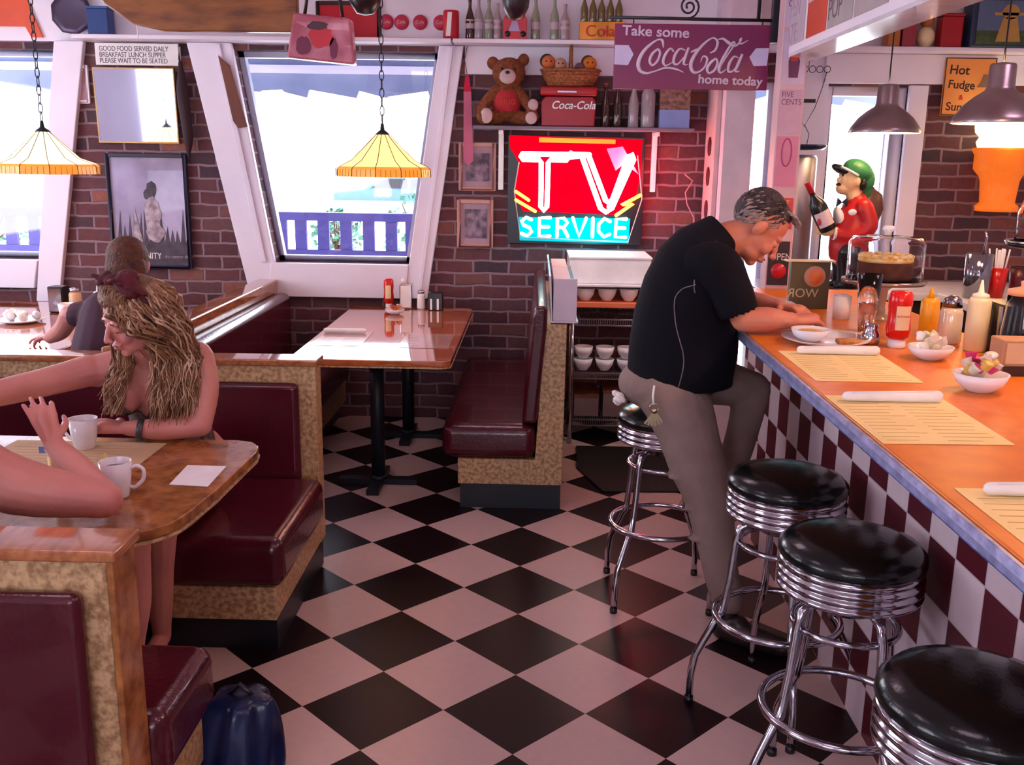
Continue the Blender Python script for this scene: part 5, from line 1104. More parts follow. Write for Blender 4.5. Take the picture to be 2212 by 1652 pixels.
for k in range(760):
    # roots over the crown, the back and both sides of the head
    fr_ = k >= 660
    a = rr.uniform(.15, 1.1) if fr_ else rr.uniform(.62, 2 * PI - .62); el = rr.uniform(.55, 1.1) if fr_ else rr.uniform(-.25, 1.2)
    root = WT @ Vector((-.022 + .088 * math.cos(a) * math.cos(el), .077 * math.sin(a) * math.cos(el), .035 + .080 * math.sin(el)))
    leftside = math.sin(a) > -.35
    out = (WT.to_3x3() @ Vector((math.cos(a) * .7, math.sin(a), .1))).normalized()
    if leftside:
        u = rr.random(); e = Vector((-1.155 + u * .135, .455 + rr.uniform(-.02, .05) + u * .05, .80 + rr.uniform(0, .13)))
        mid = Vector((-1.125 + u * .115, .47 + rr.uniform(-.03, .05) + u * .04, 1.02 + rr.uniform(-.02, .02)))
        sh = root + out * rr.uniform(.018, .045) + Vector((.01, .0, -.035)); sh2 = sh.lerp(mid, .5) + Vector((.022, .01, .015)) * rr.random()
    else:
        u = rr.random(); e = Vector((-1.285 + u * .045, .43 + rr.uniform(-.01, .05), .84 + rr.uniform(0, .10)))
        mid = Vector((-1.262 + u * .05, .475 + rr.uniform(-.01, .05), 1.0))
        sh = root + out * .016 + Vector((0, .015, -.04)); sh2 = sh.lerp(mid, .5) + Vector((0, .02, 0))
    strand(m2 if rr.random() < .35 else m1, [root, sh, sh2, mid, mid.lerp(e, .5), e], rr.uniform(.0026, .0042), rr.uniform(0, 6.3), rr.uniform(.005, .011), rr)
obj('hair', m1, hw, wo); obj('hair_highlights', m2, hw2, wo)
bw = mat('maroon_velvet', (.10, .004, .014), .7, bump=.7, bscale=40, col2=(.05, .002, .008), scale=30)
m = MB(); m.tube([WT @ Vector((-.015 + .004 * math.cos(a), .083 * math.sin(a), .035 + .088 * math.cos(a))) for a in [-1.9 + 3.8 * k / 20 for k in range(21)]], .022, 10, flat=.45, up=(1, 0, 0))
m.ell((.020, .0, .132), (.024, .022, .020), n=12, T=WT); m.ell((.025, -.040, .132), (.030, .036, .020), (.5, .2, .3), n=16, T=WT); m.ell((.004, .055, .118), (.034, .046, .024), (-.8, .1, -.2), n=16, T=WT); m.ell((-.02, .02, .128), (.035, .045, .022), n=14, T=WT)
for k in range(5): m.limb([WT @ Vector((.02, .0, .132)), WT @ Vector((.03 - k * .012, .05 + .012 * k, .150 - k * .014))], [.012, .016], 8, flat=.4)
for k in range(4): m.limb([WT @ Vector((.02, .0, .132)), WT @ Vector((.045 - k * .014, -.05, .150 - k * .012))], [.012, .015], 8, flat=.4)
fuse('hair_bow', m, bw, wo, .004, 1)
m = MB(); m.tube([(-1.178, .47, .792), (-1.196, .466, .795)], .0345, 20, flat=1); obj('watch_strap', m, mat('grey_watch', (.07, .075, .09), .35, metal=.5), wo)
m = MB(); m.tube([WT @ Vector((-.004 + .012 * math.sin(a), .088, -.045 + .014 * math.cos(a))) for a in [2 * PI * k / 14 for k in range(14)]], .0012, 5, True); obj('earring', m, M['chrome'], wo)

# ---------------------------------------------------------------- guest at the left edge, mostly outside the view
g2 = thing('person', 'bare armed guest at the left edge resting an elbow on the speckled table', 'person', (-1.4, -.4, .42))
b = MB()
b.limb([(-1.44, -.36, .57), (-1.43, -.37, .75), (-1.42, -.38, 1.0), (-1.42, -.37, 1.15)], [.15, .13, .14, .10], 18)
b.limb([(-1.50, -.36, 1.15), (-1.40, -.34, 1.08), (-1.235, -.262, .878), (-1.01, -.20, .808)], [.07, .078, .072, .047], 18)
b.limb([(-1.01, -.20, .808), (-1.10, -.125, .850), (-1.190, -.065, .905)], [.046, .040, .025], 16)
b.limb([(-1.60, -.36, 1.15), (-1.70, -.2, 1.0), (-1.70, -.05, .82)], [.06, .05, .04], 12)
hand(b, (-1.190, -.065, .905), (-.28, .05, .95), (.5, -.8, .2), .86, .35, left=True, fc=[.75, .5, .35, .3])
b.limb([(-1.42, -.37, 1.2), (-1.41, -.33, 1.32)], [.055, .05], 12)
GT = head_T((-1.40, -.29, 1.43), basis((.3, 1, -.2)), .98); head(b, GT, True)
b.limb([(-1.42, -.34, .50), (-1.22, -.16, .55), (-1.045, .0, .60)], [.09, .08, .058], 14); b.limb([(-1.045, .0, .60), (-1.045, .01, .46), (-1.06, .015, .30)], [.055, .046, .029], 16)
b.limb([(-1.06, .015, .29), (-1.05, .03, .25), (-1.00, .09, .21)], [.029, .03, .022], 12)
b.limb([(-1.50, -.34, .50), (-1.50, -.1, .50), (-1.50, .02, .48)], [.09, .08, .058], 14); b.limb([(-1.50, .02, .48), (-1.50, .02, .25), (-1.50, 0, .07)], [.055, .045, .03], 14); b.limb([(-1.5, 0, .06), (-1.5, .1, .03)], [.03, .028], 10)
fuse('body', b, skin, g2, .0045, 2)
m = MB(); m.ell((-.025, 0, .035), (.095, .085, .09), n=24, T=GT); m.ell((-.06, 0, -.04), (.06, .075, .12), n=20, T=GT); fuse('hair', m, bpy.data.materials['hair_roots'], g2, .006, 2); face_parts(g2, GT, lipm, browm, True)
m = MB(); m.limb([(-1.44, -.36, .50), (-1.43, -.37, .75), (-1.42, -.38, 1.0), (-1.42, -.37, 1.12)], [.157, .137, .147, .105], 18); fuse('vest', m, mat('dark_vest', (.03, .02, .04), .8), g2, .008, 3)
# ---------------------------------------------------------------- guest with brown hair behind the woman
g3 = thing('person', 'brown haired guest seated behind the woman, only the top of the head showing', 'person', (-1.83, 1.85, .42))
b = MB(); GT = head_T((-1.775, 1.86, 1.145), basis((-.15, 1, -.15)), .98); head(b, GT)
b.limb([(-1.86, 1.66, .52), (-1.86, 1.72, .75), (-1.85, 1.78, .93)], [.13, .13, .11], 16); b.limb([(-1.84, 1.80, .95), (-1.81, 1.84, 1.08)], [.05, .048], 12); b.limb([(-2.02, 1.80, .93), (-1.86, 1.80, .95), (-1.74, 1.80, .93)], [.05, .055, .048], 12)
b.limb([(-2.03, 1.80, .93), (-2.10, 1.85, .85), (-2.22, 1.97, .79)], [.045, .04, .028], 12)
b.limb([(-1.90, 1.66, .50), (-1.88, 1.95, .50)], [.08, .06], 12); b.limb([(-1.88, 1.95, .50), (-1.88, 1.95, .06)], [.05, .035], 12)
hand(b, (-2.22, 1.97, .79), (-.8, .6, -.1), (0, 0, 1), .9, .3)
fuse('body', b, skin, g3, .005, 2); face_parts(g3, GT, lipm, browm)
m = MB(); m.ell((-.022, 0, .042), (.104, .092, .094), n=24, T=GT); m.ell((-.050, 0, -.01), (.078, .092, .088), n=20, T=GT); fuse('hair', m, mat('auburn_hair', (.12, .035, .014), .65, col2=(.05, .014, .008), scale=35, bump=.8, bscale=90), g3, .005, 2)
m = MB(); m.limb([(-1.86, 1.66, .52), (-1.86, 1.72, .75), (-1.85, 1.78, .93)], [.137, .137, .118], 16); m.limb([(-2.00, 1.80, .93), (-1.86, 1.80, .95), (-1.74, 1.80, .93)], [.057, .062, .055], 12); fuse('shirt', m, mat('plum_shirt', (.06, .02, .04), .8), g3, .008, 3)
# ================================================================== BACK OF THE ROOM
# acrylic menu tray on the right bench
t = thing('menu_tray', 'clear tray of white menus standing on top of the right booth bench', 'menu tray', (.16, 2.3, .905))
obj('menus', MB().box((.125, 1.97, .916), (.205, 2.95, 1.10)), M['paper'], t, .004)
mt = mat('tray_plastic', (.62, .52, .62), .12, coat=.4)
obj('tray', MB().box((.115, 1.955, .9055), (.24, 2.97, .9155)).prism([(.117, .916), (.123, .916), (.113, 1.12), (.104, 1.12)], 1.955, 2.97, 'y').box((.125, 1.955, .916), (.232, 1.962, 1.108)), mt, t, .001)
mb = MB()
for k in range(9): mb.box((.207 + k * .0030, 1.975, .9162), (.2085 + k * .0030, 2.94, 1.06 + .004 * (k % 3)))
obj('menu_pages', mb, M['china'], t)
# wire rack with upturned bowls
R0, R1, RY0, RY1 = .262, 1.03, 3.07, 3.50
t = thing('wire_rack', 'chrome shelving rack against the brick behind the right bench', 'rack', (.65, 3.3, 0))
for x in (R0, R1):
    for y in (RY0, RY1): obj('post', MB().tube([(x, y, .002), (x, y, .95)], .0125, 12), M['chrome'], t)
wm = mat('rack_wire', (.34, .28, .32), .3, metal=.7)
def wshelf(z):
    mb = MB(); mb.tube([(R0, RY0, z), (R1, RY0, z), (R1, RY1, z), (R0, RY1, z)], .005, 6, True); mb.tube([(R0, RY0, z - .035), (R1, RY0, z - .035), (R1, RY1, z - .035), (R0, RY1, z - .035)], .004, 6, True)
    for k in range(60): x = R0 + (R1 - R0) * (k + .5) / 60; mb.tube([(x, RY0, z - .035), (x, RY0, z), (x, RY1, z)], .0016, 4)
    return obj('wire_shelf', mb, wm, t)
for z in (.15, .43, .745): wshelf(z)
obj('wood_shelf', MB().box((R0 - .02, RY0 - .02, .815), (R1, RY1, .845)), mat('orange_shelf', (.75, .18, .07), .4), t, .003)
obj('top_board', MB().box((R0 - .03, RY0 - .02, .935), (R1, RY1, .945)), M['white'], t)
bm_ = M['china']
def bowl_mb(x, y, z, r, h, up=True):
    s = 1 if up else -1; z0 = z if up else z + h
    return MB().lathe([(0, 0), (r * .45, 0), (r * .5, s * h * .06), (r * .85, s * h * .45), (r, s * h), (r * .95, s * h), (r * .8, s * h * .5), (r * .4, s * h * .12), (0, s * h * .1)], (x, y, z0), 24)
for row, (z, r, h, nm) in enumerate(((.846, .056, .072, 'top'), (.436, .056, .07, 'middle'), (.507, .056, .07, 'upper middle'))):
    for k in range(6):
        x = R0 + .07 + k * .125
        if x > .95: continue
        o = obj('bowl', bowl_mb(x, RY0 + .06, z, r, h, True if row != 2 else True), bm_); o['group'] = nm + ' row of white bowls on the rack'
        tag(o, 'white bowl in the %s row of the wire rack, %s from the left' % (nm, ('first', 'second', 'third', 'fourth', 'fifth', 'sixth')[k]), 'bowl')
t = thing('storage_box', 'glaring white box on top of the rack under the neon sign', 'box', (.5, 3.3, .946))
obj('box', MB().box((.235, 3.10, .9455), (.70, 3.50, 1.085)), M['white'], t, .006); obj('lid', MB().box((.23, 3.095, 1.0855), (.705, 3.505, 1.10)), M['white'], t, .004)
for k in range(4):
    t = thing('storage_carton', ('first', 'second', 'third', 'fourth')[k] + ' from the left of the dull cartons on the lowest rack shelf', 'carton', (.35 + k * .17, 3.28, .156), 'dull cartons on the lowest rack shelf')
    obj('carton', MB().box((.285 + k * .17, 3.12, .156), (.43 + k * .17, 3.44, .27 + .03 * (k % 2))), mat('carton', (.20, .12, .12), .8) if k == 0 else bpy.data.materials['carton'], t, .003); obj('lid', MB().box((.283 + k * .17, 3.118, .2702 + .03 * (k % 2)), (.432 + k * .17, 3.442, .285 + .03 * (k % 2))), M['brown'], t)
o = obj('floor_mat', MB().prism([(.285, 2.60), (.40, 2.22), (.97, 2.25), (1.0, 3.0), (.30, 3.0)], .0005, .011, 'z'), mat('rubber', (.008, .008, .010), .6, bump=.4, bscale=200), None, .003); tag(o, 'black rubber floor mat behind the man and the right bench', 'mat')
# blue bag on the floor
t = thing('tote_bag', 'dark blue nylon bag slumped on the floor beside the near bench', 'bag', (-.66, -.10, 0))
vs = []; fs = []; NN = 64; rows = [(0.002, 1.0), (.05, 1.06), (.12, 1.0), (.20, .93), (.27, .84), (.32, .70), (.335, .55)]
for i, (z_, k_) in enumerate(rows):
    for j in range(NN):
        a = 2 * PI * j / NN; r = k_ * (1 + (.05 + .10 * (i / 6)) * math.sin(a * 5 + 1 + .3 * i) + .05 * math.sin(a * 11 + 2 - .4 * i))
        vs.append((-.745 + .115 * r * math.cos(a) + .03 * i / 6, -.13 + .10 * r * math.sin(a), z_ * .74))
for i in range(len(rows) - 1):
    for j in range(NN): fs.append((i * NN + j, i * NN + (j + 1) % NN, (i + 1) * NN + (j + 1) % NN, (i + 1) * NN + j))
fs += [list(range(NN))[::-1], [(len(rows) - 1) * NN + j for j in range(NN)]]
o = obj('bag_body', MB().add(vs, fs, 0, True), mat('blue_nylon', (.006, .016, .075), .28, col2=(.003, .006, .03), scale=9, bump=.3, bscale=10), t, sub=1)
obj('handles', MB().tube([(-.76, -.13, .235), (-.72, -.13, .275), (-.68, -.13, .235)], .006, 6), M['black'], t)

# ================================================================== TABLEWARE
def mug(label, x, y, z, rz=0, r=.040, h=.088, group=None):
    t = thing('coffee_mug', label, 'mug', (x, y, z), group)
    T = Matrix.Translation((x, y, z)) @ Matrix.Rotation(rz, 4, 'Z')
    obj('cup', MB().lathe([(0, 0), (r * .68, 0), (r * .72, .004), (r * .86, h * .4), (r, h), (r * .95, h), (r * .82, h * .4), (r * .6, .01), (0, .008)], n=32, T=T), M['china'], t)
    obj('handle', MB().limb([(r * .93, 0, h * .80), (r * 1.35, 0, h * .86), (r * 1.70, 0, h * .74), (r * 1.64, 0, h * .48), (r * 1.15, 0, h * .27), (r * .84, 0, h * .28)], [.0052] * 6, 8, T=T), M['china'], t)
    obj('coffee', MB().lathe([(0, h * .8), (r * .90, h * .8), (r * .90, h * .802), (0, h * .802)], n=24, T=T), mat('coffee', (.05, .015, .006), .1), t)
    return t
def sheet(name, label, cat, pts, z, m, t_=.0012, group=None, lines=0, ink=None):
    o = thing(name, label, cat, (sum(p[0] for p in pts) / len(pts), sum(p[1] for p in pts) / len(pts), z), group)
    obj('sheet', MB().prism(pts, z + .0003, z + t_, 'z'), m, o)
    if lines:
        a, b_, c, d_ = [Vector((p[0], p[1], z + t_ + .0002)) for p in pts]; mb = MB(); rr = random.Random(int(abs(pts[0][0]) * 1000))
        for k in range(lines):
            v = .06 + .88 * k / lines
            for (u0, u1) in ((.06, rr.uniform(.3, .47)), (.53, rr.uniform(.75, .94))):
                p0 = a.lerp(b_, u0).lerp(d_.lerp(c, u0), v); p1 = a.lerp(b_, u1).lerp(d_.lerp(c, u1), v); mb.tube([p0, p1], .0011, 4, flat=.3)
        obj('print', mb, ink or mat('faded_ink', (.38, .26, .16), .8), o)
    return o
# near table (woman)
TZ = .7505
mug('white coffee mug in the womans hand with its handle to the left', -1.335, .40, TZ, 2.9, .043, .095)
mug('white coffee mug near the guests elbow with its handle to the right', -1.055, -.02, TZ, .1, .042, .098)
sheet('paper_napkin', 'square white paper napkin near the rounded corner of the speckled table', 'napkin', [(-.965, .25), (-.85, .25), (-.845, .07), (-.955, .08)][::-1], TZ, M['paper'])
buffg = mat('laminated_paper', (.52, .30, .26), .10, col2=(.48, .27, .23), scale=6, coat=1.0)
buff = mat('buff_paper', (.62, .44, .26), .8, col2=(.56, .38, .22), scale=6)
sheet('placemat', 'buff paper placemat under the womans arms', 'placemat', [(-1.58, .215), (-1.105, .215), (-1.105, .465), (-1.58, .465)], TZ, buff, lines=8)
t = thing('tea_packet', 'yellow tea packet held between the guest and the white mug', 'packet', (-1.215, .10, TZ)); obj('packet', MB().prism([(-1.245, .10 - .1), (-1.215, .07 - .1), (-1.17, .055 - .1), (-1.185, .075 - .1)], TZ + .03, TZ + .10, 'z'), M['yellow'], t, .002); obj('tag', MB().box((-1.262, -.005, TZ + .11), (-1.238, -.002, TZ + .128)), mat('tag_blue', (.2, .3, .7), .5), t); obj('string', MB().tube([(-1.215, -.03, TZ + .10), (-1.25, -.003, TZ + .12)], .001, 4), M['paper'], t)
t = thing('sugar_packet', 'yellow sugar packet standing behind the near mug', 'packet', (-1.12, .06, TZ)); obj('packet', MB().box((-1.135, .050, TZ), (-1.105, .056, TZ + .075)), M['yellow'], t, .001); obj('torn_top', MB().prism([(-1.135, TZ + .0755), (-1.108, TZ + .0755), (-1.112, TZ + .095), (-1.125, TZ + .088)], .050, .056, 'y'), mat('pale_yellow', (.9, .7, .25), .5), t)
# back table
TB = .7405
def condiment(label, x, y, z, prof, m, cap=None, capprof=None, lab=None, cat='bottle', name='condiment_bottle', labm=None, part='body', n=24):
    t = thing(name, label, cat, (x, y, z)); obj(part, MB().lathe(prof, (x, y, z), n), m, t)
    if cap: obj('cap', MB().lathe(capprof, (x, y, z), 16), cap, t)
    if lab:
        (w, z0, z1, rad) = lab; mb = MB(); N = 8; a0 = -PI / 2 - w / rad / 2
        pts = [(x + (rad + .0006) * math.cos(a0 + w / rad * k / N), y + (rad + .0006) * math.sin(a0 + w / rad * k / N)) for k in range(N + 1)]
        vs = [(p[0], p[1], z + z0) for p in pts] + [(p[0], p[1], z + z1) for p in pts]; vs += [(x + (v[0] - x) * 1.03, y + (v[1] - y) * 1.03, v[2]) for v in vs]
        q = 2 * (N + 1); fs = [(k, k + 1, k + N + 2, k + N + 1) for k in range(N)] + [(q + k + N + 1, q + k + N + 2, q + k + 1, q + k) for k in range(N)] + [(k, q + k, q + k + 1, k + 1) for k in range(N)] + [(k + N + 1, k + N + 2, q + k + N + 2, q + k + N + 1) for k in range(N)] + [(0, N + 1, q + N + 1, q), (N, q + N, q + 2 * N + 1, 2 * N + 1)]
        obj('label', MB().add(vs, fs), labm or M['cream'], t)
    return t
KET = [(0, .028), (.026, .028), (.036, .036), (.038, .07), (.034, .10), (.037, .135), (.036, .165), (.026, .178), (0, .18)]
KCAP = [(0, 0), (.025, 0), (.026, .004), (.024, .0275), (0, .0275)]
condiment('red ketchup bottle with pale label on the back booth table', -.845, 3.40, TB, [(r * .82, z) for r, z in KET], M['redpl'], M['white'], [(r * .82, z) for r, z in KCAP], (.034, .06, .14, .031))
t = thing('napkin_dispenser', 'white and steel napkin dispenser on the back booth table', 'dispenser', (-.74, 3.40, TB)); obj('case', MB().box((-.775, 3.36, TB), (-.70, 3.44, TB + .15)), M['chrome'], t, .006); obj('napkins', MB().box((-.768, 3.352, TB + .01), (-.707, 3.3595, TB + .14)), M['paper'], t); obj('knob', MB().ell((-.755, 3.40, TB + .165), .018, n=12), M['white'], t)
condiment('white salt pourer between the napkin dispenser and the black cups', -.645, 3.37, TB, [(0, 0), (.024, 0), (.026, .01), (.024, .085), (.018, .095), (0, .095)], M['china'], M['chrome'], [(.0, .0955), (.02, .0955), (.02, .11), (0, .12)], cat='shaker', name='salt_pourer')
t = thing('card_holder', 'black holder with two pale cards at the right end of the back table', 'holder', (-.56, 3.35, TB)); obj('holder', MB().box((-.60, 3.32, TB), (-.51, 3.40, TB + .105)), M['black'], t, .006)
for dx in (-.585, -.545): obj('card', MB().box((dx, 3.314, TB + .004), (dx + .012, 3.3195, TB + .07)), M['paper'], t)
def creamer_bowl(label, x, y, z, r=.062, h=.045, seed=1, cols=((.9, .85, .8),), n=14, k=1.0, cup=.014, short=''):
    t = thing('creamer_bowl', label, 'bowl', (x, y, z))
    obj('dish', bowl_mb(x, y, z, r, h), M['china'], t)
    rr = random.Random(seed); root = None
    for i in range(n):
        a = rr.uniform(0, 2 * PI); q = r * .62 * rr.random() ** .5; c = cols[i % len(cols)]
        nm = 'packet_%02d_%02d_%02d' % tuple(int(v * 99) for v in c); mm = bpy.data.materials.get(nm) or mat(nm, c, .5)
        zz = z + h * .82 + (i // 5) * .013; T = Matrix.Translation((x + q * math.cos(a), y + q * math.sin(a), zz)) @ Euler((rr.uniform(-.7, .7), rr.uniform(-.7, .7), rr.uniform(0, 3))).to_matrix().to_4x4()
        o = obj('creamer_cup', MB().lathe([(0, 0), (cup * .72, 0), (cup, cup * 1.3), (cup * 1.15, cup * 1.35), (0, cup * 1.38)], n=12, T=T), mm); tag(o, 'small tub heaped in the ' + short, 'creamer tub', 'tubs in the ' + short)
    return t
creamer_bowl('small dish of pink and orange packets on the back table', -.775, 3.16, TB, .058, .03, 3, ((.75, .12, .10), (.85, .30, .12), (.9, .6, .5)), 9, short='dish on the back booth table')
pinkp = mat('pink_placemat', (.50, .24, .22), .6, col2=(.44, .20, .19), scale=8)
sheet('paper_menu', 'paper placemat at the left of the back table, lost in glare', 'placemat', [(-1.055, 2.16), (-.80, 2.16), (-.80, 2.56), (-1.04, 2.56)], TB, buffg, lines=8)
sheet('paper_menu', 'pinkish paper placemat at the right of the back table', 'placemat', [(-.62, 2.14), (-.37, 2.14), (-.37, 2.52), (-.62, 2.52)], TB, buffg, lines=8)
o = thing('cutlery_roll', 'rolled napkin on the left placemat of the back table', 'napkin roll', (-1.0, 2.5, TB)); obj('napkin', MB().limb([(-1.04, 2.50, TB + .015), (-.84, 2.50, TB + .015)], [.0125, .0125], 10), M['paper'], o)
# far left table
mug('pale mug at the right end of the far left table', -2.50, 2.72, TB, .4, .042, .098)
t = thing('bread_basket', 'plate heaped with crumpled white napkins on the far left table', 'plate', (-2.72, 2.68, TB)); obj('plate', MB().lathe([(0, 0), (.07, 0), (.12, .016), (.118, .02), (.06, .006), (0, .006)], (-2.72, 2.66, TB), 28), M['china'], t); rr = random.Random(12)
for k in range(9): obj('napkin', MB().ell((-2.72 + rr.uniform(-.08, .08), 2.66 + rr.uniform(-.05, .05), TB + .030 + rr.random() * .02), (.034, .024, .02), (rr.random(), rr.random(), rr.random() * 3), n=10, m=5), M['paper'], t)
t = thing('napkin_dispenser', 'black and chrome napkin dispenser on the far left table', 'dispenser', (-2.68, 3.0, TB)); obj('case', MB().box((-2.73, 2.98, TB), (-2.64, 3.07, TB + .15)), M['black'], t, .006); obj('steel_face', MB().box((-2.722, 2.972, TB + .01), (-2.648, 2.9795, TB + .14)), M['chrome'], t)
condiment('steel and glass shaker with tan filling beside the black dispenser', -2.575, 2.99, TB, [(0, 0), (.034, 0), (.036, .01), (.034, .11), (.026, .125), (0, .125)], mat('tan_sugar', (.62, .38, .24), .4), M['chrome'], [(0, .1255), (.03, .1255), (.03, .14), (0, .15)], cat='shaker', name='sugar_shaker')
condiment('tall white squeeze bottle left of the womans head', -2.33, 2.75, TB, [(0, 0), (.03, 0), (.032, .01), (.032, .14), (.022, .16), (0, .16)], M['white'], M['white'], [(0, .1605), (.012, .1605), (.005, .20), (0, .20)])
t = thing('napkin_stack', 'white crumpled napkins behind the womans bow on the far left table', 'napkins', (-2.4, 3.05, TB)); obj('napkins', MB().ell((-2.36, 3.05, TB + .06), (.05, .04, .06), n=10, m=5).ell((-2.33, 3.0, TB + .11), (.03, .03, .05), n=8, m=5), M['paper'], t)
# ================================================================== ON THE COUNTER
CZ = 1.0703
pm2 = mat('cream_placemat', (.88, .70, .34), .6, col2=(.82, .64, .28), scale=9); ink2 = mat('brown_print', (.42, .27, .08), .8)
sheet('placemat', 'cream printed placemat on the counter next to the mans plate', 'placemat', [(.79, .11), (1.075, .11), (1.092, .52), (.79, .525)], CZ, pm2, lines=13, ink=ink2)
sheet('placemat', 'cream printed placemat in the middle of the counter', 'placemat', [(.765, -.475), (1.04, -.465), (1.052, -.045), (.765, -.055)], CZ, pm2, lines=13, ink=ink2)
sheet('placemat', 'cream printed placemat nearest the camera on the counter', 'placemat', [(.795, -1.17), (1.08, -1.17), (1.08, -.75), (.795, -.75)], CZ, pm2, lines=13, ink=ink2)
def nroll(label, a, b_, r=.0135):
    t = thing('cutlery_roll', label, 'napkin roll', (a[0], a[1], CZ), 'napkin rolled cutlery on the counter')
    a = Vector((a[0], a[1], CZ + r + .0015)); b_ = Vector((b_[0], b_[1], CZ + r + .0015)); obj('napkin', MB().limb([a, a.lerp(b_, .5), b_], [r * .85, r, r * 1.1], 12), M['paper'], t)
    obj('fold', MB().tube([a + Vector((.01, -.006, r * .8)), b_ + Vector((-.01, -.006, r * .9))], .002, 5), M['china'], t)
nroll('white napkin roll on the placemat next to the mans plate', (.845, .475), (1.07, .478)); nroll('white napkin roll on the middle placemat of the counter', (.80, -.118), (1.022, -.105)); nroll('white napkin roll on the nearest placemat of the counter', (.84, -.79), (1.07, -.785))
# man's meal
t = thing('dinner_plate', 'white plate with toast in front of the man', 'plate', (.965, .67, CZ)); obj('plate', MB().lathe([(0, 0), (.08, 0), (.135, .018), (.138, .022), (.08, .006), (0, .006)], (.975, .665, CZ), 40), M['china'], t)
o = obj('toast', MB().prism([(1.0, .60), (1.08, .61), (1.075, .66), (1.0, .65)], CZ + .0075, CZ + .022, 'z'), mat('toast', (.36, .12, .03), .8, col2=(.62, .32, .12), scale=30), None, .005); tag(o, 'brown toast piece on the right side of the plate', 'toast')
o = obj('bowl', bowl_mb(.925, .665, CZ + .008, .062, .04), M['china']); tag(o, 'white bowl standing on the mans plate', 'bowl')
o = obj('pickles', MB().ell((.925, .665, CZ + .036), (.045, .045, .010), n=14), mat('relish', (.72, .42, .06), .4, col2=(.5, .30, .05), scale=50)); tag(o, 'yellow food in the bowl on the mans plate', 'food')
o = thing('newspaper', 'folded yellowish paper under the mans hands', 'paper', (1.0, .85, CZ)); obj('sheet', MB().prism([(.90, .90), (1.13, .74), (1.20, .82), (.96, .99)], CZ + .0005, CZ + .006, 'z'), mat('warm_paper', (.80, .60, .34), .7), o)
o = thing('open_magazine', 'white magazine beyond the mans forearms on the counter', 'magazine', (.97, 1.35, CZ)); obj('pages', MB().box((.86, 1.33, CZ), (1.06, 1.52, CZ + .025)), M['paper'], o, .006); obj('cover', MB().box((.859, 1.329, CZ + .0252), (1.061, 1.521, CZ + .028)), M['china'], o)
# menu card box with orange circle
t = thing('table_card', 'dark green standing card with an orange circle and mirrored letters', 'card', (1.13, 1.44, CZ)); obj('card', MB().box((1.05, 1.43, CZ), (1.205, 1.46, CZ + .185)), mat('olive_card', (.075, .06, .025), .5, col2=(.11, .09, .04), scale=5), t, .002)
obj('circle', MB().lathe([(0, 0), (.042, 0), (.042, .0015), (0, .0015)], n=28, T=Matrix.Translation((1.145, 1.4298, CZ + .128)) @ Matrix.Rotation(PI / 2, 4, 'X')), mat('circle_pink', (.62, .28, .20), .5), t); obj('orange_disc', MB().lathe([(0, 0), (.028, 0), (.028, .0015), (0, .0015)], n=24, T=Matrix.Translation((1.15, 1.4280, CZ + .128)) @ Matrix.Rotation(PI / 2, 4, 'X')), mat('circle_orange', (.80, .20, .05), .5), t)
text('lettering', 'WOR', .05, Matrix(((-1, 0, 0, 1.165), (0, 0, -1, 1.4295), (0, 1, 0, CZ + .045), (0, 0, 0, 1))), mat('card_ink', (.55, .42, .26), .6), t, .0006)
obj('top_edge', MB().box((1.03, 1.42, CZ + .186), (1.22, 1.47, CZ + .192)), M['cream'], t)
t = thing('napkin_cup', 'plain white paper cup of napkins left of the water glass', 'cup', (1.2, 1.17, CZ)); obj('cup', MB().lathe([(0, 0), (.030, 0), (.034, .085), (.032, .085), (.028, .01), (0, .01)], (1.185, 1.19, CZ), 24), M['paper'], t); obj('napkins', MB().box((1.165, 1.17, CZ + .03), (1.205, 1.21, CZ + .09)), M['paper'], t)
# water glass
t = thing('water_glass', 'tall clear glass of pinkish water beside the ketchup', 'glass', (1.18, .88, CZ)); gx, gy = 1.18, .90
obj('glass', MB().lathe([(0, 0), (.024, 0), (.029, .05), (.035, .11), (.041, .20), (.039, .20), (.033, .11), (.027, .05), (.022, .006), (0, .006)], (gx, gy, CZ), 28), M['glass'], t)
obj('water', MB().lathe([(0, .007), (.0215, .007), (.0265, .05), (.0305, .10), (0, .10)], (gx, gy, CZ), 28), mat('pink_water', (.85, .55, .45), .02, trans=.85, ior=1.33), t)
condiment('large red ketchup bottle upside down on its white cap on the counter', 1.187, .625, CZ, [(0, .026), (.022, .026), (.034, .036), (.038, .06), (.035, .09), (.034, .115), (.037, .145), (.037, .165), (.030, .178), (0, .18)], M['redpl'], M['white'], [(0, 0), (.027, 0), (.028, .006), (.025, .0255), (0, .0255)], (.044, .06, .135, .0372), labm=mat('ketchup_label', (.72, .50, .30), .5))
text('label_letters', 'KETCHUP', .009, onwall(1.166, .5855, CZ + .10), M['redpl'], [o for o in bpy.data.objects if o.get('label', '').startswith('large red ketchup')][0], .0003)
condiment('yellow mustard bottle behind the ketchup', 1.385, .88, CZ, [(0, 0), (.028, 0), (.031, .006), (.031, .11), (.024, .125), (0, .125)], M['yellow'], M['yellow'], [(0, .1255), (.012, .1255), (.004, .16), (0, .16)])
condiment('glass sugar pourer with steel top beside the mustard', 1.39, .72, CZ, [(0, 0), (.034, 0), (.037, .008), (.036, .10), (.03, .118), (0, .118)], mat('sugar_glass', (.78, .66, .48), .1, coat=.6), M['chromed'], [(0, .1185), (.032, .1185), (.026, .145), (.012, .155), (0, .155)], cat='shaker', name='sugar_pourer')
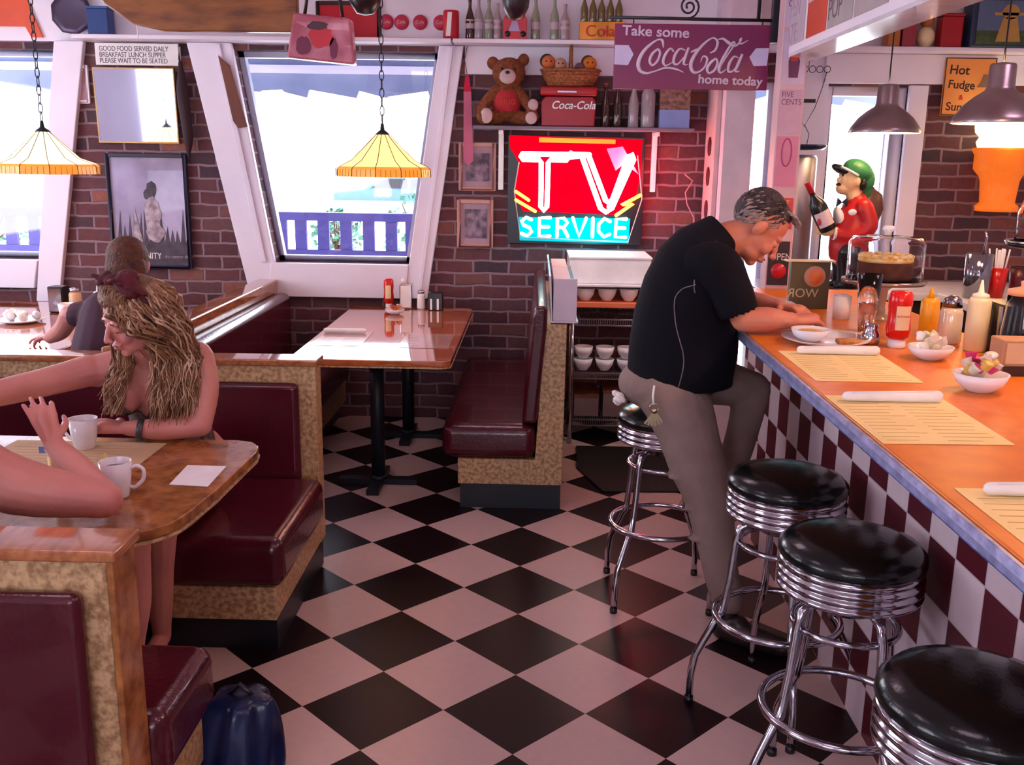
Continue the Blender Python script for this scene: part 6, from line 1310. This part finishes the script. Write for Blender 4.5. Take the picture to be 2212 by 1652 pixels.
condiment('tall cream coloured squeeze bottle with pointed tip at right of the counter', 1.415, .585, CZ, [(0, 0), (.030, 0), (.034, .008), (.034, .155), (.028, .168), (0, .168)], M['cream'], mat('ivory', (.92, .84, .64), .4), [(0, .1685), (.026, .1685), (.024, .178), (.009, .184), (.003, .222), (0, .222)])
t = thing('napkin_dispenser', 'black and chrome napkin dispenser behind the cream squeeze bottle', 'dispenser', (1.48, .58, CZ)); obj('case', MB().box((1.455, .52, CZ), (1.525, .66, CZ + .155)), M['black'], t, .006); obj('steel_edge', MB().box((1.449, .515, CZ), (1.4545, .53, CZ + .15)), M['chrome'], t)
t = thing('steel_creamer', 'small steel creamer jug left of the ketchup bottle', 'jug', (1.13, .66, CZ)); obj('jug', MB().lathe([(0, 0), (.024, 0), (.03, .012), (.028, .035), (.02, .05), (.023, .066), (.021, .066), (.018, .05), (0, .04)], (1.118, .665, CZ), 24), M['chrome'], t); obj('handle', MB().tube([(1.118, .692, CZ + .055), (1.118, .715, CZ + .05), (1.118, .715, CZ + .025), (1.118, .695, CZ + .018)], .003, 6), M['chrome'], t)
condiment('glass salt shaker with steel cap between the ketchup and the water glass', 1.235, .76, CZ, [(0, 0), (.018, 0), (.02, .006), (.017, .065), (0, .065)], cb_, M['chrome'], [(0, .0655), (.017, .0655), (.017, .078), (.008, .088), (0, .088)], cat='shaker', name='salt_shaker')
WC = ((.92, .86, .74), (.90, .80, .55), (.95, .90, .85)); PC = ((.93, .88, .78), (.80, .06, .22), (.90, .60, .15), (.93, .88, .82))
creamer_bowl('white bowl of creamers in front of the ketchup bottle', 1.22, .44, CZ, .066, .040, 5, WC, 15, short='bowl in front of the ketchup')
creamer_bowl('white bowl of creamers and pink packets nearest the camera at right', 1.185, .03, CZ, .068, .048, 8, PC, 18, cup=.015, short='counter bowl nearest the camera')
# small wooden menu block and glass jar at the right edge
t = thing('menu_block', 'tan wooden menu block standing at the right edge of the counter', 'menu block', (1.37, .24, CZ)); obj('block', MB().box((1.325, .22, CZ), (1.45, .30, CZ + .10)), mat('tan_block', (.46, .24, .13), .6), t, .004); obj('printed_panel', MB().box((1.335, .2175, CZ + .035), (1.44, .2195, CZ + .092)), buff, t); obj('base_strip', MB().box((1.33, .215, CZ + .001), (1.445, .2195, CZ + .028)), M['darkw'], t)
t = thing('cookie_jar', 'slanted clear glass cookie jar with pink light at the right edge', 'jar', (1.45, .36, CZ)); JT = Matrix.Translation((1.455, .40, CZ + .001)) 
obj('jar', MB().lathe([(0, 0), (.055, 0), (.06, .02), (.052, .10), (.045, .17), (.045, .20), (.042, .20), (.042, .17), (.049, .10), (.056, .02), (0, .006)], n=32, T=JT), M['plexi'], t); obj('lid', MB().lathe([(0, .2005), (.046, .2005), (.046, .215), (.012, .225), (.014, .24), (0, .245)], n=24, T=JT), mat('orange_lid', (.80, .36, .18), .3), t); 
for k in range(5): obj('cookie', MB().lathe([(0, 0), (.036, 0), (.038, .006), (0, .012)], n=16, T=JT @ Matrix.Translation((.004 * (k % 2), .003, .010 + k * .014))), mat('cookie', (.45, .2, .08), .8) if k == 0 else bpy.data.materials['cookie'], t)
# cake stand
t = thing('cake_stand', 'clear domed cake stand on the counter', 'cake stand', (1.31, 1.18, CZ)); kx, ky = 1.33, 1.19
obj('stem', MB().lathe([(0, 0), (.05, 0), (.052, .006), (.018, .02), (.014, .05), (.02, .11), (.05, .135), (0, .135)], (kx, ky, CZ), 28), mat('stand_glass', (.55, .38, .26), .08, coat=.6, alpha=.8), t)
obj('plate', MB().lathe([(0, .136), (.145, .136), (.15, .141), (.15, .150), (0, .148)], (kx, ky, CZ), 40), mat('stand_plate', (.30, .22, .20), .15, metal=.5), t)
obj('dome', MB().lathe([(.135, .151), (.135, .285), (.12, .305), (.02, .31), (.02, .307), (.118, .302), (.132, .284), (.132, .151)], (kx, ky, CZ), 40), M['plexi'], t)
obj('knob', MB().lathe([(0, .311), (.012, .311), (.012, .322), (.022, .332), (.018, .345), (0, .348)], (kx, ky, CZ), 16), M['white'], t)
t = thing('cake', 'dark brown cake with yellow frosting under the clear dome', 'cake', (kx, ky, CZ + .1505))
obj('sponge', MB().lathe([(0, 0), (.095, 0), (.098, .01), (.098, .065), (0, .068)], (kx, ky, CZ + .1505), 36), mat('sponge', (.13, .035, .015), .8, col2=(.07, .018, .008), scale=30), t)
m = MB(); m.lathe([(0, .066), (.092, .062), (.098, .070), (.095, .082), (0, .085)], (kx, ky, CZ + .1505), 36)
for k in range(16): a = 2 * PI * k / 16; m.ell((kx + .084 * math.cos(a), ky + .084 * math.sin(a), CZ + .1505 + .084), (.016, .016, .011), n=10)
obj('frosting', m, mat('yellow_frosting', (.86, .46, .06), .5, col2=(.95, .75, .35), scale=30), t)
# straws, red cup and steel cylinder on the side counter
SZ = .9903
t = thing('straw_jar', 'tall glass and steel straw jar right of the cake stand', 'jar', (2.30, 2.48, SZ)); obj('jar', MB().lathe([(0, 0), (.06, 0), (.065, .22), (.062, .22), (.058, .01), (0, .01)], (2.24, 2.44, SZ), 28), mat('steel_glass', (.22, .22, .28), .1, metal=.8), t); obj('ladle', MB().tube([(2.24, 2.44, SZ + .1), (2.26, 2.43, SZ + .30), (2.25, 2.43, SZ + .33)], .005, 6), M['chrome'], t)
t = thing('straw_cup', 'red plastic cup full of straws at the right of the side counter', 'cup', (2.38, 2.48, SZ)); obj('cup', MB().lathe([(0, 0), (.037, 0), (.05, .15), (.047, .15), (.034, .01), (0, .01)], (2.355, 2.48, SZ), 24), M['redpl'], t); rr = random.Random(31)
for k in range(12):
    a = rr.uniform(0, 6.28); o = obj('straw', MB().tube([(2.355 + .02 * math.cos(a), 2.48 + .02 * math.sin(a), SZ + .02), (2.355 + .05 * math.cos(a), 2.48 + .05 * math.sin(a), SZ + .24)], .004, 6), M['paper']); par(o, t)
t = thing('dark_cup', 'dark red cup beside the cup of straws', 'cup', (2.475, 2.48, SZ)); obj('cup', MB().lathe([(0, 0), (.037, 0), (.05, .15), (.047, .15), (.034, .01), (0, .01)], (2.475, 2.50, SZ), 24), mat('dark_red', (.08, .004, .01), .3), t); obj('rim', MB().tube(circ((2.475, 2.50, SZ + .15), .049, 24), .003, 6, True), M['black'], t)
# steel milk cabinet at the far end
t = thing('steel_cylinder', 'tall grey steel urn behind the wine bottle of the waiter figure', 'urn', (1.50, 3.2, .94)); obj('urn', MB().lathe([(0, 0), (.115, 0), (.12, .01), (.12, .72), (.11, .74), (0, .74)], (1.52, 3.30, .9403), 36), mat('brushed_steel', (.42, .38, .42), .35, metal=.7), t); obj('foot', MB().lathe([(0, 0), (.125, 0), (.125, .03), (0, .03)], (1.52, 3.30, .9402), 30), M['black'], t)
# ================================================================== WAITER FIGURE
t = thing('waiter_figurine', 'large waiter figurine in red jacket and green cap holding a wine bottle', 'figurine', (1.82, 3.12, .9403)); fy = 3.10
resin = mat('painted_skin', (.85, .52, .26), .3); rj = mat('painted_red', (.46, .012, .014), .4); bk = mat('painted_black', (.012, .01, .012), .25)
m = MB(); m.ell((1.785, fy, 1.55), (.070, .062, .078), n=24); m.ell((1.722, fy, 1.545), (.022, .018, .018), n=12); m.ell((1.745, fy, 1.50), (.045, .042, .035), n=14); m.limb([(1.80, fy, 1.49), (1.82, fy, 1.42)], [.045, .05], 12); m.ell((1.80, fy - .062, 1.54), (.018, .01, .025), n=10)
m.ell((1.66, fy - .045, 1.265), (.050, .032, .026), n=14)
for k in range(4): m.limb([(1.64, fy - .05, 1.25 + k * .012), (1.605, fy - .045, 1.26 + k * .014)], [.010, .009], 8)
m.limb([(1.80, fy, .96), (1.80, fy, 1.45)], [.03, .03], 8); m.limb([(1.83, fy - .04, 1.38), (1.84, fy - .05, 1.27), (1.68, fy - .045, 1.265)], [.03, .03, .028], 10)
fuse('head', m, resin, t, .006, 2)
m = MB(); m.limb([(1.79, fy, 1.16), (1.805, fy, 1.26), (1.825, fy, 1.37), (1.825, fy, 1.43)], [.10, .108, .088, .06], 22); m.limb([(1.845, fy - .075, 1.40), (1.875, fy - .09, 1.30), (1.80, fy - .075, 1.245), (1.715, fy - .05, 1.25)], [.05, .048, .044, .036], 14); m.limb([(1.82, fy + .08, 1.40), (1.80, fy + .09, 1.30), (1.68, fy + .05, 1.30)], [.05, .045, .036], 12)
fuse('jacket', m, rj, t, .007, 2)
obj('shirt_front', MB().ell((1.735, fy - .012, 1.33), (.03, .05, .075), (0, -.35, 0), n=16), M['white'], t); obj('cuff', MB().lathe([(0, 0), (.038, 0), (.038, .014), (0, .014)], n=16, T=Matrix.Translation((1.706, fy - .05, 1.257)) @ Matrix.Rotation(-PI / 2, 4, 'Y')), M['white'], t)
m = MB(); m.prism([(1.735, 1.425), (1.71, 1.45), (1.705, 1.40)], fy - .035, fy - .015, 'y'); m.prism([(1.735, 1.425), (1.76, 1.45), (1.765, 1.40)], fy - .035, fy - .015, 'y'); obj('bow_tie', m, bk, t)
m = MB(); m.ell((1.725, fy, 1.60), (.062, .05, .024), (0, .45, 0), n=16); obj('cap_peak', m, bk, t)
m = MB(); m.ell((1.815, fy, 1.595), (.088, .078, .062), (0, .5, 0), n=22); m.ell((1.862, fy, 1.545), (.050, .055, .072), n=18); m.ell((1.872, fy, 1.49), (.030, .035, .045), n=14); fuse('green_cap', m, mat('cap_green', (.03, .20, .07), .4), t, .006, 2)
obj('cap_band', MB().tube([(1.785 + .074 * math.cos(a), fy + .070 * math.sin(a), 1.578 - .055 * math.cos(a + .0) * .75) for a in [PI * .45 + PI * 1.1 * k / 18 for k in range(19)]], .012, 8, flat=.6), M['white'], t)
obj('hair', MB().ell((1.835, fy - .035, 1.53), (.022, .035, .04), n=12), bk, t); obj('moustache', MB().ell((1.715, fy, 1.522), (.014, .032, .010), n=12), bk, t)
for s in (-1, 1): obj('eye', MB().ell((1.728, fy + s * .026, 1.572), .008, n=10), bk, t)
obj('name_badge', MB().ell((1.775, fy - .098, 1.375), (.024, .006, .018), n=14), M['white'], t)
m = MB()
for s in (-1, 1): m.limb([(1.79, fy + s * .05, 1.16), (1.80, fy + s * .05, 1.03), (1.80, fy + s * .05, .97)], [.07, .06, .055], 14)
m.limb([(1.80, fy - .05, .965), (1.74, fy - .05, .962)], [.022, .02], 10); m.limb([(1.80, fy + .05, .965), (1.74, fy + .05, .962)], [.022, .02], 10); fuse('trousers', m, bk, t, .007, 2); obj('plinth', MB().lathe([(0, 0), (.13, 0), (.13, .012), (0, .012)], (1.79, fy, .9403), 24), M['darkw'], t)
BT = Matrix.Translation((1.665, fy - .055, 1.275)) @ Matrix.Rotation(-.50, 4, 'Y')
w_ = thing('wine_bottle', 'dark wine bottle with white label held by the waiter figurine', 'bottle', (1.665, fy - .055, 1.275)); obj('glass', MB().lathe([(0, 0), (.045, 0), (.048, .01), (.048, .14), (.04, .17), (.018, .205), (.015, .225), (0, .225)], n=24, T=BT), bk, w_)
obj('capsule', MB().lathe([(0, .2255), (.0165, .2255), (.0165, .285), (.018, .29), (0, .29)], n=16, T=BT), M['red'], w_)
mb = MB(); N = 8; vs = []
for zz in (.03, .115):
    for k in range(N + 1): a = -PI * .85 + PI * .62 * k / N; vs += [BT @ Vector((.0488 * math.cos(a), .0488 * math.sin(a), zz)), BT @ Vector((.0500 * math.cos(a), .0500 * math.sin(a), zz))]
q = 2 * (N + 1); fs = []
for k in range(N): i = 2 * k; fs += [(i + 1, i + 3, q + i + 3, q + i + 1), (i, q + i, q + i + 2, i + 2), (i, i + 2, i + 3, i + 1), (q + i, q + i + 1, q + i + 3, q + i + 2)]
fs += [(0, 1, q + 1, q), (2 * N, q + 2 * N, q + 2 * N + 1, 2 * N + 1)]
mb.add(vs, fs); obj('label', mb, mat('wine_label', (.75, .60, .66), .5), w_); obj('label_crest', MB().ell(tuple(BT @ Vector((-.036, -.036, .07))), (.012, .012, .022), n=10), mat('crest_red', (.5, .02, .05), .4), w_)
t = thing('round_vase', 'brown round vase behind the waiter figurine', 'vase', (1.95, 3.38, .94)); obj('vase', MB().lathe([(0, 0), (.06, 0), (.05, .12), (.03, .28), (.08, .36), (.105, .44), (.09, .52), (.04, .56), (0, .56)], (1.965, 3.38, .9403), 28), mat('vase_brown', (.12, .05, .04), .4), t); obj('neck_ring', MB().tube(circ((1.965, 3.38, .9403 + .56), .04, 20), .005, 6, True), M['darkw'], t)

t = thing('pie_stand', 'dark rimmed tray on a glass pedestal at the right edge', 'pedestal', (2.28, 1.93, SZ)); obj('stem', MB().lathe([(0, 0), (.08, 0), (.08, .01), (.02, .03), (.018, .26), (.06, .29), (0, .29)], (2.28, 1.93, SZ), 24), cb_, t)
obj('tray', MB().lathe([(0, .2905), (.13, .291), (.155, .305), (.155, .318), (.125, .302), (0, .302)], (2.28, 1.93, SZ), 36), mat('dark_tray', (.02, .015, .02), .25, metal=.3), t); obj('rim', MB().tube(circ((2.28, 1.93, SZ + .320), .156, 40), .005, 6, True), M['chrome'], t)
obj('dome', MB().lathe([(.120, .325), (.120, .45), (.10, .50), (.02, .52), (.02, .517), (.098, .497), (.117, .45), (.117, .325)], (2.28, 1.93, SZ), 36), M['plexi'], t)
